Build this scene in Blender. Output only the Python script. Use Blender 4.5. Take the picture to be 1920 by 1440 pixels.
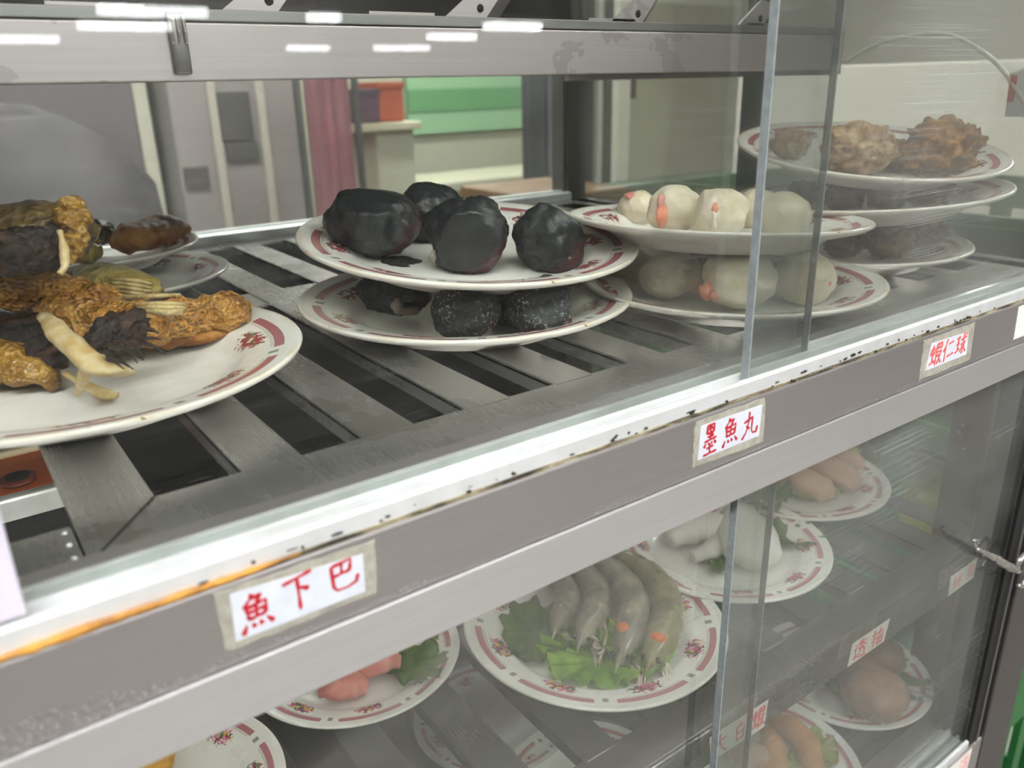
import bpy, bmesh, math, random
from mathutils import Vector, Matrix, noise

# ---------------------------------------------------------------- scene, camera, world, light
for o in list(bpy.data.objects): bpy.data.objects.remove(o)
SC = bpy.context.scene
COL = SC.collection
PI = math.pi

EYE = Vector((0, 0, 0.16))
FPX = 1533.2
R_ = Vector((0.80914, -0.58720, -0.02208)); U_ = Vector((0.22008, 0.26798, 0.93795)); F_ = Vector((0.54485, 0.76380, -0.34606))
cd = bpy.data.cameras.new('camera'); cam = bpy.data.objects.new('camera', cd); COL.objects.link(cam)
cam.matrix_world = Matrix(((R_.x, U_.x, -F_.x, EYE.x), (R_.y, U_.y, -F_.y, EYE.y), (R_.z, U_.z, -F_.z, EYE.z), (0, 0, 0, 1)))
cd.sensor_width = 36.0; cd.lens = FPX / 1920 * 36.0
cd.clip_start = 0.01; cd.clip_end = 200
cd.dof.use_dof = True; cd.dof.focus_distance = 0.53; cd.dof.aperture_fstop = 8.5
SC.camera = cam

SC.view_settings.view_transform = 'Standard'; SC.view_settings.look = 'None'
SC.view_settings.gamma = 1.0; SC.view_settings.use_curve_mapping = False
SC.view_settings.exposure = -0.30
SC.cycles.transparent_max_bounces = 40
SC.cycles.max_bounces = 10

W = bpy.data.worlds.new('world'); SC.world = W; W.use_nodes = True
bg = W.node_tree.nodes['Background']; bg.inputs[0].default_value = (0.93, 0.96, 1.0, 1); bg.inputs[1].default_value = 0.42

FLOOR_Z, CEIL_Z = -1.12, 1.40
FILL_TUBE = 26.0  # glow of the fill tubes added inside the cabinet
def area(x, y, sx, sy, power, rz=0.0, col=(1, 0.985, 0.95)):
    l = bpy.data.lights.new('added_light', 'AREA'); l.shape = 'RECTANGLE'; l.size = sx; l.size_y = sy
    l.energy = power; l.color = col
    o = bpy.data.objects.new('added_light', l); COL.objects.link(o)
    o.location = (x, y, CEIL_Z - 0.12); o.rotation_euler = (0, 0, rz)
    return o
ADDED_LAMPS = [(-0.5, -0.55, 9), (1.2, -0.9, 11), (0.2, -2.2, 9), (0.5, 1.9, 22), (-1.2, 2.2, 8), (1.9, 3.1, 24), (4.0, 1.0, 48)]  # unseen ceiling lamps, added to light the cabinet and the hall
for x, y, p in ADDED_LAMPS: area(x, y, 1.2, 0.16, p)

# ---------------------------------------------------------------- helpers
def ray(px, py): return F_ + R_ * ((px - 960) / FPX) - U_ * ((py - 720) / FPX)
def atz(px, py, z):
    d = ray(px, py); return EYE + d * ((z - EYE.z) / d.z)
def aty(px, py, y):
    d = ray(px, py); return EYE + d * (y / d.y)
def atx(px, py, x):
    d = ray(px, py); return EYE + d * (x / d.x)
def atd(px, py, dep): return EYE + ray(px, py) * dep

def lin(c):
    if isinstance(c, str):
        c = [int(c[i:i + 2], 16) / 255 for i in (0, 2, 4)]
    return tuple(((v / 12.92) if v <= 0.04045 else ((v + 0.055) / 1.055) ** 2.4) for v in c) + (1,)

def tag(o, label=None, cat=None, group=None, kind=None):
    if label: o['label'] = label
    if cat: o['category'] = cat
    if group: o['group'] = group
    if kind: o['kind'] = kind
    return o
def thing(name, label, cat, loc=(0, 0, 0), group=None, rot=None):
    o = bpy.data.objects.new(name, None); COL.objects.link(o); o.empty_display_size = 0.02
    o.location = loc
    if rot: o.rotation_euler = rot
    return tag(o, label, cat, group)
def obj(name, bm, m, parent=None, smooth=True, world=True):
    """link a bmesh as one object; world=True: vertices are given in world space"""
    me = bpy.data.meshes.new(name)
    bmesh.ops.recalc_face_normals(bm, faces=bm.faces[:])
    bm.to_mesh(me); bm.free()
    if smooth:
        for p in me.polygons: p.use_smooth = True
    o = bpy.data.objects.new(name, me); COL.objects.link(o)
    if isinstance(m, (list, tuple)):
        for k in m: me.materials.append(k)
    else: me.materials.append(m)
    if parent:
        o.parent = parent
        if world: 
            pm = parent_matrix(parent)
            o.matrix_parent_inverse = pm.inverted()
    return o
def parent_matrix(p):
    m = Matrix.LocRotScale(p.location, p.rotation_euler, p.scale)
    if p.parent: m = parent_matrix(p.parent) @ p.matrix_parent_inverse @ m
    return m
def origin_to(o, c):
    """move the origin of a top-level mesh to c without moving the mesh"""
    c = Vector(c); o.data.transform(Matrix.Translation(-c)); o.location = c; return o

def box(bm, x0, x1, y0, y1, z0, z1, bev=0.0, seg=2):
    r = bmesh.ops.create_cube(bm, size=1.0)
    for v in r['verts']:
        v.co = Vector((x0 + (v.co.x + .5) * (x1 - x0), y0 + (v.co.y + .5) * (y1 - y0), z0 + (v.co.z + .5) * (z1 - z0)))
    if bev > 0:
        es = list({e for v in r['verts'] for e in v.link_edges})
        bmesh.ops.bevel(bm, geom=es, offset=bev, segments=seg, affect='EDGES', profile=0.5)
    return bm
def new(): return bmesh.new()
def B(*a, **k): return box(new(), *a, **k)

def catmull(P, n):
    P = [Vector(p) for p in P]; Q = [P[0] * 2 - P[1]] + P + [P[-1] * 2 - P[-2]]; out = []
    for i in range(1, len(Q) - 2):
        for k in range(n):
            t = k / n
            out.append(0.5 * ((2 * Q[i]) + (Q[i + 1] - Q[i - 1]) * t + (2 * Q[i - 1] - 5 * Q[i] + 4 * Q[i + 1] - Q[i + 2]) * t * t
                       + (-Q[i - 1] + 3 * Q[i] - 3 * Q[i + 1] + Q[i + 2]) * t ** 3))
    out.append(P[-1]); return out
def interp(V, n):
    out = []
    for i in range(len(V) - 1):
        for k in range(n):
            t = k / n; t = t * t * (3 - 2 * t); out.append(V[i] * (1 - t) + V[i + 1] * t)
    out.append(V[-1]); return out
def sweep(bm, pts, ra, rb=None, n=5, seg=14, up=(0, 0, 1), rough=0.0, fr=60, seed=0, power=1.0):
    """tube of elliptical section along a smoothed spine; ra across, rb up"""
    rb = rb or ra
    C = catmull(pts, n); A = interp(ra, n); Bq = interp(rb, n); up = Vector(up)
    rings = []
    for i, c in enumerate(C):
        t = (C[min(i + 1, len(C) - 1)] - C[max(i - 1, 0)]).normalized()
        s = t.cross(up)
        if s.length < 1e-4: s = t.cross(Vector((1, 0, 0)))
        s.normalize(); u = s.cross(t).normalized()
        ring = []
        for k in range(seg):
            a = 2 * PI * k / seg; ca, sa = math.cos(a), math.sin(a)
            ca = math.copysign(abs(ca) ** power, ca); sa = math.copysign(abs(sa) ** power, sa)
            p = c + s * (A[i] * ca) + u * (Bq[i] * sa)
            if rough:
                d = (p - c); L = d.length
                if L > 1e-6: p += d / L * rough * noise.fractal(p * fr + Vector((seed * 7.1, seed * 3.3, 0)), 1.0, 2.0, 3)
            ring.append(bm.verts.new(p))
        rings.append(ring)
    for i in range(len(rings) - 1):
        for k in range(seg):
            bm.faces.new((rings[i][k], rings[i][(k + 1) % seg], rings[i + 1][(k + 1) % seg], rings[i + 1][k]))
    for r, c in ((rings[0], C[0]), (rings[-1], C[-1])):
        v = bm.verts.new(c)
        for k in range(seg): bm.faces.new((r[k], r[(k + 1) % seg], v))
    return bm
def blob(bm, c, rad, sub=4, amp=0.1, fr=2.0, seed=0, cuts=0, rot=None, oct=4, amp2=0.0, fr2=12.0):
    """irregular lump: noise displaced icosphere with optional flat cuts"""
    rnd = random.Random(seed); off = Vector((rnd.uniform(-50, 50), rnd.uniform(-50, 50), rnd.uniform(-50, 50)))
    planes = []
    for i in range(cuts):
        d = Vector((rnd.uniform(-1, 1), rnd.uniform(-1, 1), rnd.uniform(-.3, 1))).normalized(); planes.append((d, rnd.uniform(.62, .85)))
    r = bmesh.ops.create_icosphere(bm, subdivisions=sub, radius=1.0)
    rad = Vector(rad) if hasattr(rad, '__len__') else Vector((rad,) * 3)
    M = rot.to_matrix() if rot else Matrix.Identity(3)
    for v in r['verts']:
        p = v.co.copy()
        q = p * (1 + amp * noise.fractal(p * fr + off, 1.0, 2.0, oct) + (amp2 * noise.noise(p * fr2 + off) if amp2 else 0))
        for d, h in planes:
            s = q.dot(d)
            if s > h: q -= d * (s - h) * 0.85
        v.co = M @ Vector((q.x * rad.x, q.y * rad.y, q.z * rad.z)) + Vector(c)
    return bm
def lathe(bm, prof, seg=96):
    rings = []
    for r, z in prof:
        if r < 1e-6: rings.append([bm.verts.new((0, 0, z))]); continue
        rings.append([bm.verts.new((r * math.cos(2 * PI * k / seg), r * math.sin(2 * PI * k / seg), z)) for k in range(seg)])
    for a, b in zip(rings, rings[1:]):
        for k in range(seg):
            k2 = (k + 1) % seg
            if len(a) == 1 and len(b) == 1: continue
            if len(a) == 1: bm.faces.new((a[0], b[k], b[k2]))
            elif len(b) == 1: bm.faces.new((a[k], a[k2], b[0]))
            else: bm.faces.new((a[k], a[k2], b[k2], b[k]))
    return bm
def tube(bm, pts, r, seg=8, n=6):
    return sweep(bm, pts, [r] * len(pts), n=n, seg=seg)

# ---------------------------------------------------------------- materials
class NT:
    def __init__(s, name):
        s.m = bpy.data.materials.new(name); s.m.use_nodes = True; s.t = s.m.node_tree
        s.p = s.t.nodes['Principled BSDF']; s.out = s.t.nodes['Material Output']
    def n(s, typ, **k):
        nd = s.t.nodes.new(typ)
        for a, v in k.items():
            if a.startswith('i_'):
                key = a[2:]; key = int(key) if key.isdigit() else key.replace('_', ' ')
                nd.inputs[key].default_value = v
            else: setattr(nd, a, v)
        return nd
    def l(s, a, b): s.t.links.new(a, b)
    def math(s, op, a, b=None, c=None, clamp=False):
        nd = s.n('ShaderNodeMath', operation=op, use_clamp=clamp)
        for i, v in enumerate((a, b, c)):
            if v is None: continue
            if isinstance(v, (int, float)): nd.inputs[i].default_value = v
            else: s.l(v, nd.inputs[i])
        return nd.outputs[0]
    def coord(s, scale=(1, 1, 1), kind='Object'):
        tc = s.n('ShaderNodeTexCoord'); mp = s.n('ShaderNodeMapping'); mp.inputs['Scale'].default_value = scale
        s.l(tc.outputs[kind], mp.inputs['Vector']); return mp.outputs[0]
    def noise(s, scale, detail=4, rough=.55, vec=None, dist=0):
        nd = s.n('ShaderNodeTexNoise'); nd.inputs['Scale'].default_value = scale; nd.inputs['Detail'].default_value = detail
        nd.inputs['Roughness'].default_value = rough; nd.inputs['Distortion'].default_value = dist
        if vec is None: vec = s.coord()
        s.l(vec, nd.inputs['Vector']); return nd.outputs['Fac']
    def vor(s, scale, vec=None, feature='F1'):
        nd = s.n('ShaderNodeTexVoronoi', feature=feature); nd.inputs['Scale'].default_value = scale
        if vec is None: vec = s.coord()
        s.l(vec, nd.inputs['Vector']); return nd
    def ramp(s, fac, stops, interp='LINEAR'):
        nd = s.n('ShaderNodeValToRGB'); cr = nd.color_ramp; cr.interpolation = interp
        while len(cr.elements) < len(stops): cr.elements.new(0.5)
        for e, (p, c) in zip(cr.elements, stops):
            e.position = p; e.color = lin(c) if not (isinstance(c, tuple) and len(c) == 4) else c
        s.l(fac, nd.inputs[0]); return nd.outputs[0]
    def mix(s, fac, a, b):
        nd = s.n('ShaderNodeMix', data_type='RGBA')
        for i, v in ((0, fac), (6, a), (7, b)):
            if isinstance(v, (int, float)): nd.inputs[i].default_value = v
            elif isinstance(v, (str, tuple)): nd.inputs[i].default_value = lin(v)
            else: s.l(v, nd.inputs[i])
        return nd.outputs[2]
    def base(s, v):
        if isinstance(v, (str, tuple)): s.p.inputs['Base Color'].default_value = lin(v)
        else: s.l(v, s.p.inputs['Base Color'])
    def set(s, **k):
        for a, v in k.items():
            i = s.p.inputs[a.replace('_', ' ')]
            if isinstance(v, (int, float, tuple)): i.default_value = v
            else: s.l(v, i)
        return s
    def bump(s, h, strength=.3, dist=.001):
        nd = s.n('ShaderNodeBump'); nd.inputs['Strength'].default_value = strength; nd.inputs['Distance'].default_value = dist
        s.l(h, nd.inputs['Height']); s.l(nd.outputs[0], s.p.inputs['Normal'])
MC = {}
def simple(name, c, rough=.5, metal=0.0, spec=.5, var=None, vscale=20, bump=0, bscale=60, coat=0, sss=0, bdist=.001):
    if name in MC: return MC[name]
    t = NT(name); t.base(c); t.set(Roughness=rough, Metallic=metal)
    t.p.inputs['Specular IOR Level'].default_value = spec
    if var:
        f = t.noise(vscale, 5)
        t.base(t.ramp(f, [(.3, c), (.7, var)]))
    if bump: t.bump(t.noise(bscale, 5), bump, bdist)
    if coat: t.set(Coat_Weight=coat); t.p.inputs['Coat Roughness'].default_value = .15
    if sss:
        t.set(Subsurface_Weight=sss); t.p.inputs['Subsurface Radius'].default_value = (.006, .004, .003); t.p.inputs['Subsurface Scale'].default_value = 1.0
    MC[name] = t.m; return t.m

def steel(name, c, rough, scale, stain=None, c2=None, droplets=0.0):
    """brushed steel: fine grain stretched along one axis"""
    t = NT(name)
    f = t.noise(1.0, 3, .6, t.coord(scale)); g = t.noise(9, 5, .6)
    col = t.mix(f, c, c2 or c)
    if stain: col = t.mix(t.math('MULTIPLY', t.math('GREATER_THAN', g, .6), .35), col, stain)
    t.base(col)
    r = t.math('MULTIPLY_ADD', f, .06, rough - .03); r = t.math('MULTIPLY_ADD', g, .2, t.math('SUBTRACT', r, .1))
    t.set(Metallic=.82, Roughness=r)
    if droplets:
        v = t.vor(520); d = t.math('SUBTRACT', .55, v.outputs['Distance'], clamp=True)
        sep = t.n('ShaderNodeSeparateXYZ'); t.l(t.coord(), sep.inputs[0])
        low = t.math('MULTIPLY_ADD', sep.outputs[2], -60, -1.0, clamp=True)        # wet film runs along the lower edge
        low = t.math('ADD', low, t.math('MULTIPLY', t.math('MULTIPLY_ADD', sep.outputs[0], -24, 1.0, clamp=True), .45), clamp=True)
        wet = t.math('GREATER_THAN', t.math('MULTIPLY', t.noise(26, 3), low), .32)
        h = t.math('ADD', t.math('MULTIPLY', t.math('MULTIPLY', d, wet), droplets), t.math('MULTIPLY', f, .03))
        t.bump(h, .6, .0016)
    else: t.bump(f, .03, .0004)
    return t.m
M_DECK = steel('brushed_steel_deck', '9a9896', .27, (700, 5, 700), '6e6a58', 'b4b2ae')
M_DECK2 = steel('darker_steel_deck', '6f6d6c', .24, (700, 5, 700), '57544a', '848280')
M_FASCIA = steel('brushed_steel_fascia', 'a39e9b', .40, (5, 900, 900), None, 'b9b4b1', droplets=1.0)
M_LOWRAIL = steel('brushed_aluminium_strip', 'd2d1cf', .34, (5, 900, 900), None, 'e2e1df')
M_LIP = steel('brushed_steel_lip', '8d8b8a', .33, (5, 900, 900), None, 'a3a09e')
M_BEAM = steel('satin_steel_beam', 'b9b0b0', .42, (5, 700, 700), '8d8484', 'c9c1c1')
M_POST = steel('dark_steel_post', '5a5553', .4, (700, 700, 6), None, '6d6764')
M_ALU = simple('white_aluminium', 'eceeee', .25, .45, .6, 'dcddda', 60, .1, 300)
M_BLACK = simple('black_rubber', '0d0c0b', .6)
M_DARKSTEEL = steel('dark_steel_panel', '3b3937', .4, (5, 500, 500), None, '4a4745')

def glass_mat(name, haze, scr, scale=(9, 1, 1500), tint='f8faf8', clear=.06):
    t = NT(name); t.t.nodes.remove(t.p)
    tr = t.n('ShaderNodeBsdfTransparent'); tr.inputs[0].default_value = lin(tint)
    gl = t.n('ShaderNodeBsdfGlossy'); gl.inputs['Roughness'].default_value = .015
    fr = t.n('ShaderNodeFresnel'); fr.inputs[0].default_value = 1.38
    m1 = t.n('ShaderNodeMixShader'); t.l(t.math('MULTIPLY', fr.outputs[0], .42), m1.inputs[0]); t.l(tr.outputs[0], m1.inputs[1]); t.l(gl.outputs[0], m1.inputs[2])
    df = t.n('ShaderNodeBsdfDiffuse'); df.inputs[0].default_value = lin('d8dad8')
    tl = t.n('ShaderNodeBsdfTranslucent'); tl.inputs[0].default_value = lin('d8dad8')
    md = t.n('ShaderNodeMixShader'); md.inputs[0].default_value = .5; t.l(df.outputs[0], md.inputs[1]); t.l(tl.outputs[0], md.inputs[2])
    # scratches: long thin streaks running the way the pane slides, in patches
    a = t.noise(1.0, 2, .7, t.coord(scale)); b = t.noise(1.0, 1, .5, t.coord((scale[0] * .6, 1, scale[2] * 2.3)))
    s = t.math('ADD', t.math('MULTIPLY', t.math('GREATER_THAN', a, .67), .7), t.math('MULTIPLY', t.math('GREATER_THAN', b, .70), .8))
    patch = t.math('MULTIPLY_ADD', t.noise(7, 3, .6, t.coord((1, 1, 1.6))), 3.2, -1.25, clamp=True)
    s = t.math('MULTIPLY', t.math('MULTIPLY', s, patch), scr)
    cl = t.math('MULTIPLY', patch, haze)
    f = t.math('ADD', t.math('ADD', s, cl), haze * .35, clamp=True)
    m2 = t.n('ShaderNodeMixShader'); t.l(f, m2.inputs[0]); t.l(m1.outputs[0], m2.inputs[1]); t.l(md.outputs[0], m2.inputs[2])
    t.l(m2.outputs[0], t.out.inputs[0]); return t.m
M_GLASS_L = glass_mat('acrylic_pane_clear', .008, .28)
M_GLASS_R = glass_mat('acrylic_pane_scratched', .07, .6)
M_GLASS_B = glass_mat('back_pane_glass', .04, .0)
M_EDGE = simple('pane_cut_edge', '7f8586', .5, 0, .4, '959b9b', 200)

def plate_mat(name, colours, band, stain=.3):
    t = NT(name); v = t.coord(); sep = t.n('ShaderNodeSeparateXYZ'); t.l(v, sep.inputs[0])
    x, y, z = sep.outputs[0], sep.outputs[1], sep.outputs[2]
    r = t.math('SQRT', t.math('ADD', t.math('MULTIPLY', x, x), t.math('MULTIPLY', y, y))); r = t.math('DIVIDE', r, .12)
    a = t.math('MULTIPLY_ADD', t.math('ARCTAN2', y, x), 8 / (2 * PI), 8.0); fa = t.math('ABSOLUTE', t.math('SUBTRACT', t.math('FRACT', a), .5))
    def rng(v_, lo, hi): return t.math('MULTIPLY', t.math('GREATER_THAN', v_, lo), t.math('LESS_THAN', v_, hi))
    top = t.math('GREATER_THAN', z, .0085)
    nb = t.noise(90, 2, .5)
    arc = t.math('MULTIPLY', rng(r, .865, .915), t.math('LESS_THAN', fa, .39))
    inner = t.math('MULTIPLY', rng(r, .845, .862), t.math('LESS_THAN', fa, .36))
    dot = t.math('MULTIPLY', rng(r, .85, .90), t.math('GREATER_THAN', fa, .47))
    vo = t.vor(300); vo2 = t.vor(700)
    env = t.math('SUBTRACT', 1.0, t.math('ADD', t.math('POWER', t.math('DIVIDE', t.math('SUBTRACT', r, .765), .085), 2.0), t.math('POWER', t.math('DIVIDE', fa, .27), 2.0)))
    blot = t.math('MULTIPLY', t.math('GREATER_THAN', t.math('ADD', env, t.math('MULTIPLY_ADD', t.noise(330, 3, .65), 2.6, -1.5)), .28), t.math('GREATER_THAN', env, .0))
    sp = t.n('ShaderNodeSeparateColor'); t.l(vo.outputs['Color'], sp.inputs[0])
    fl = t.ramp(sp.outputs[0], colours, 'CONSTANT')
    base = t.mix(t.math('MULTIPLY', t.math('GREATER_THAN', t.noise(30, 3), .52), .5), 'e9e7e0', 'dfdcd3')
    edge = t.math('MULTIPLY', t.math('GREATER_THAN', r, .965), t.math('MULTIPLY_ADD', t.noise(35, 4), 2.6, -1.0, clamp=True))
    c = t.mix(t.math('MULTIPLY', edge, stain), base, 'cdb377')
    chip = t.math('MULTIPLY', t.math('GREATER_THAN', r, .96), t.math('GREATER_THAN', t.noise(140, 2), .70))
    c = t.mix(t.math('MULTIPLY', chip, stain * 1.6, clamp=True), c, '8f7438')
    c = t.mix(t.math('MULTIPLY', blot, top), c, fl)
    c = t.mix(t.math('MULTIPLY', t.math('MULTIPLY', inner, top), .5), c, 'a9a486')
    c = t.mix(t.math('MULTIPLY', t.math('MULTIPLY', arc, top), .88), c, band)
    c = t.mix(t.math('MULTIPLY', t.math('MULTIPLY', dot, top), .8), c, '5d6b3e')
    t.base(c); t.set(Roughness=.22); t.p.inputs['Specular IOR Level'].default_value = .55
    return t.m
M_PLATE_A = plate_mat('melamine_red_band', [(0, '8e3038'), (.34, '5d5f4a'), (.5, 'a8505a'), (.7, 'dcd6cc'), (.85, '74343c')], '9a3440', .55)
M_PLATE_B = plate_mat('melamine_flower_band', [(0, 'c4587c'), (.28, '54703c'), (.46, '8c3444'), (.6, 'cfae3c'), (.7, '53506e'), (.82, 'd98aa4')], 'a8505c', .12)

M_PAPER = simple('label_paper', 'cfd2d9', .5, 0, .3, 'c4c8cf', 120)
M_PAPER_W = simple('label_paper_warm', 'e0dad2', .5, 0, .3)
M_INK = simple('red_ink', 'b01828', .5)
M_INK_LIGHT = simple('faded_red_ink', 'dd5a55', .5)
M_INK_PALE = simple('bleached_red_ink', 'e8a09a', .5)
def tape_mat():
    t = NT('yellowed_tape'); t.base(t.ramp(t.noise(120, 5, .7), [(.35, '8c887c'), (.6, 'aaa698'), (.75, '6b6455')]))
    t.set(Roughness=.3); t.bump(t.noise(300, 4), .4, .0005); return t.m
M_TAPE = tape_mat()
def sealant():
    t = NT('dirty_sealant'); v = t.coord((30, 200, 200))
    t.base(t.ramp(t.noise(1, 5, .7, v), [(.34, '15110b'), (.46, '4a4232'), (.56, '8d8368'), (.72, 'cbc5b2')])); t.set(Roughness=.7); t.bump(t.noise(400, 5), .8, .0015); return t.m
M_SEAL = sealant()
M_RESIN = simple('amber_sealant', 'c98f2a', .4, 0, .5, '8a5a16', 150, .4, 200)
M_DIRT = simple('black_grime', '14110d', .8, 0, .3, '3a3022', 200, .6, 300)

# ---------------------------------------------------------------- the place: floor, ceiling, far wall
M_FLOOR = simple('terrazzo_floor', '8a8580', .45, 0, .4, '96918b', 3)
M_CEIL = simple('painted_ceiling', 'b9b8b4', .8)
M_WALL = simple('beige_wall_paint', 'a19e8c', .7, 0, .4, '999684', 2)
tag(obj('floor', B(-12, 18, -34, 5, FLOOR_Z - .1, FLOOR_Z), M_FLOOR, smooth=False), kind='structure')
tag(obj('ceiling', B(-12, 18, -34, 5, CEIL_Z, CEIL_Z + .1), M_CEIL, smooth=False), kind='structure')
tag(obj('wall_back', B(-12, 12, 4.2, 4.35, FLOOR_Z, CEIL_Z), M_WALL, smooth=False), kind='structure')
tag(obj('baseboard_back', B(-12, 12, 4.15, 4.2, FLOOR_Z, FLOOR_Z + .12), simple('dark_skirting', '5c584c', .6), smooth=False), kind='structure')

M_TUBE = NT('fluorescent_tube'); M_TUBE.base('ffffff'); M_TUBE.set(Emission_Strength=60.0); M_TUBE.p.inputs['Emission Color'].default_value = (0.96, 0.98, 1.0, 1); M_TUBE = M_TUBE.m
M_HOUSE = simple('lamp_housing', 'd8d8d8', .5)
def lamp(x, y, w, label, group=None, gap=.10, rz=0.0, drop=.05):
    t = thing('ceiling_lamp', label, 'lamp', (x, y, CEIL_Z), group, (0, 0, rz))
    h = obj('housing', B(-w / 2, w / 2, -gap, gap, -.06, 0.0, bev=.01), M_HOUSE, t, world=False)
    obj('diffuser', B(-w * .48, w * .48, -gap * .85, gap * .85, -.06 - drop, -.058, bev=.02, seg=3), M_TUBE, t, world=False)
    return t
# lamps over the hall behind the viewer; the front panes mirror them
YG = 0.262
for px, py, wpx, lab in [(287, 14, 204, 'long ceiling lamp mirrored highest at the upper left of the pane'), (234, 43, 172, 'ceiling lamp mirrored just below the topmost left strip'),
                         (40, 69, 130, 'ceiling lamp mirrored at the left edge above the metal clip'), (607, 27, 62, 'short far lamp mirrored small above the middle of the beam'),
                         (578, 87, 84, 'faint far lamp mirrored on the beam left of centre'), (754, 87, 118, 'ceiling lamp mirrored low on the beam at the centre'),
                         (848, 65, 104, 'ceiling lamp mirrored on the top edge of the beam'), (962, 45, 128, 'ceiling lamp mirrored above the beam right of centre'),
                         (1110, 13, 156, 'ceiling lamp mirrored highest at the upper right of the pane')]:
    v = atz(px, py, CEIL_Z - .085); d = (v - EYE).dot(F_)
    lamp(v.x, 2 * YG - v.y, min(wpx / FPX * d, 3.2) * .98, lab, 'ceiling lamps mirrored in the glass', gap=.16, drop=.15)
for i, (x, y, p) in enumerate(ADDED_LAMPS):
    t = lamp(x, y, 1.25, ['ceiling lamp above the viewer on the left', 'ceiling lamp above the viewer on the right', 'ceiling lamp behind the viewer', 'ceiling lamp over the aisle behind the cabinet',
          'ceiling lamp over the dark counter at far left', 'ceiling lamp beyond the right end of the cabinet', 'ceiling lamp over the far rack'][i], 'ceiling lamps near the cabinet', gap=.1)

# ---------------------------------------------------------------- the display cabinet
XL, XR = -0.60, 0.785          # inside ends
YB = 0.935
cab = thing('display_cabinet', 'stainless steel food display cabinet with glass sides and sliding front panes', 'display cabinet', (0.09, 0.6, FLOOR_Z))
def part(name, bm, m, smooth=False): return obj(name, bm, m, cab, smooth)
# front rail: track, sealant joint, fascia, lighter strip
bm = new(); prof = [(.2515, .0045), (.2515, .0115), (.2535, .0125), (.2545, .0125), (.2550, .0075), (.2605, .0075), (.2608, .0122), (.2630, .0125), (.2634, .0075), (.2690, .0075), (.2694, .0125), (.2718, .0130),
        (.2722, .0080), (.2790, .0078), (.2800, .0045)]
def extrude_x(bm, prof, x0, x1):
    a = [bm.verts.new((x0, y, z)) for y, z in prof]; b = [bm.verts.new((x1, y, z)) for y, z in prof]; n = len(prof)
    for i in range(n): bm.faces.new((a[i], a[(i + 1) % n], b[(i + 1) % n], b[i]))
    bm.faces.new(a); bm.faces.new(b[::-1]); return bm
part('sliding_track', extrude_x(bm, prof, XL, XR), M_ALU)
part('joint_sealant', B(XL, XR, .2508, .28, .0028, .0047), M_SEAL)
bm = sweep(new(), [(-.02, .2506, .0040), (.01, .2503, .0042), (.03, .2503, .0044), (.06, .2502, .0042), (.085, .2505, .0046)], [.0009, .0016, .0013, .0012, .0004], n=8, seg=8, rough=.0007, fr=300)
part('amber_bead', bm, M_RESIN, True)
part('front_fascia', B(XL, XR, .250, .30, -.0300, .0030, bev=.0011), M_FASCIA)
part('lower_strip', B(XL, XR, .2492, .30, -.0545, -.0304, bev=.0008), M_LOWRAIL)
# dark dirt crumbs along the joint
rnd = random.Random(5); bm = new()
for i in range(90):
    x = rnd.uniform(.05, .6); blob(bm, (x, .2512 + rnd.uniform(-.0006, .0012), .0058 + rnd.uniform(-.002, .0015)), (rnd.uniform(.0006, .003), .0006, rnd.uniform(.0003, .0010)), 1, .5, 2, i)
tag(part('joint_grime', bm, M_DIRT), kind='stuff')
# uprights
def post(x0, x1, y0, y1, z0, z1, m=M_POST): return part('corner_post', B(x0, x1, y0, y1, z0, z1, bev=.0015), m)
post(.738, .80, .249, .30, FLOOR_Z, -.055); post(.738, .80, .249, .30, .013, .40)
post(-.66, XL, .249, .30, FLOOR_Z, .40)
post(.765, .80, .925, .96, FLOOR_Z, .40); post(-.66, XL, .925, .96, FLOOR_Z, .40)
part('pane_channel', B(.712, .738, .252, .285, -.50, -.055), M_BLACK)
part('channel_bead', B(.7265, .7285, .2505, .252, -.50, -.055), M_LIP)
part('end_mullion', B(.790, .80, .612, .645, -.03, .36, bev=.001), simple('green_grey_mullion', '5f665c', .5))
part('side_rail', B(.765, .80, .30, .925, -.0545, .0), M_POST); part('side_rail', B(-.66, XL, .30, .925, -.0545, .0), M_POST)
part('side_rail', B(.765, .80, .30, .925, .36, .40), M_POST)
part('white_jamb', B(-.045, .0008, .2535, .2850, .0135, .36, bev=.001), simple('white_jamb_paint', 'cfc9d6', .5))
part('end_glass', B(.785, .789, .30, .925, .0, .36), M_GLASS_B)
part('lower_end_glass', B(.785, .789, .30, .925, -.45, -.055), M_GLASS_B)
part('inner_post_panel', B(.768, .784, .30, .345, -.447, -.056), simple('brown_grey_steel', '5d534d', .45, .7))
bm = new(); r = bmesh.ops.create_cone(bm, cap_ends=True, segments=16, radius1=.0035, radius2=.0025, depth=.003)
bmesh.ops.rotate(bm, verts=r['verts'], cent=(0, 0, 0), matrix=Matrix.Rotation(PI / 2, 3, 'Y')); bmesh.ops.translate(bm, verts=r['verts'], vec=(.7665, .33, -.16)); part('screw', bm, M_POST, True)
part('back_rail', extrude_x(new(), [(.915, .0), (.915, .010), (.922, .012), (.926, .007), (.934, .007), (.937, .012), (.947, .012), (.947, .0)], XL, .765), M_ALU)
part('back_glass', B(XL, .765, .929, .933, .0075, .36), M_GLASS_B)
part('back_panel', B(XL, .765, .935, .945, -.50, -.01), M_DARKSTEEL)
part('top_panel', B(-.66, .80, .249, .96, .40, .415), M_DARKSTEEL)
part('front_header', B(XL, .738, .249, .29, .352, .40), M_FASCIA); part('back_header', B(XL, .765, .925, .96, .352, .40), M_POST)
part('base_panel', B(-.66, .80, .262, .96, FLOOR_Z + .06, -.502), M_DARKSTEEL)
part('plinth', B(-.64, .78, .28, .94, FLOOR_Z, FLOOR_Z + .06), M_BLACK)
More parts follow.
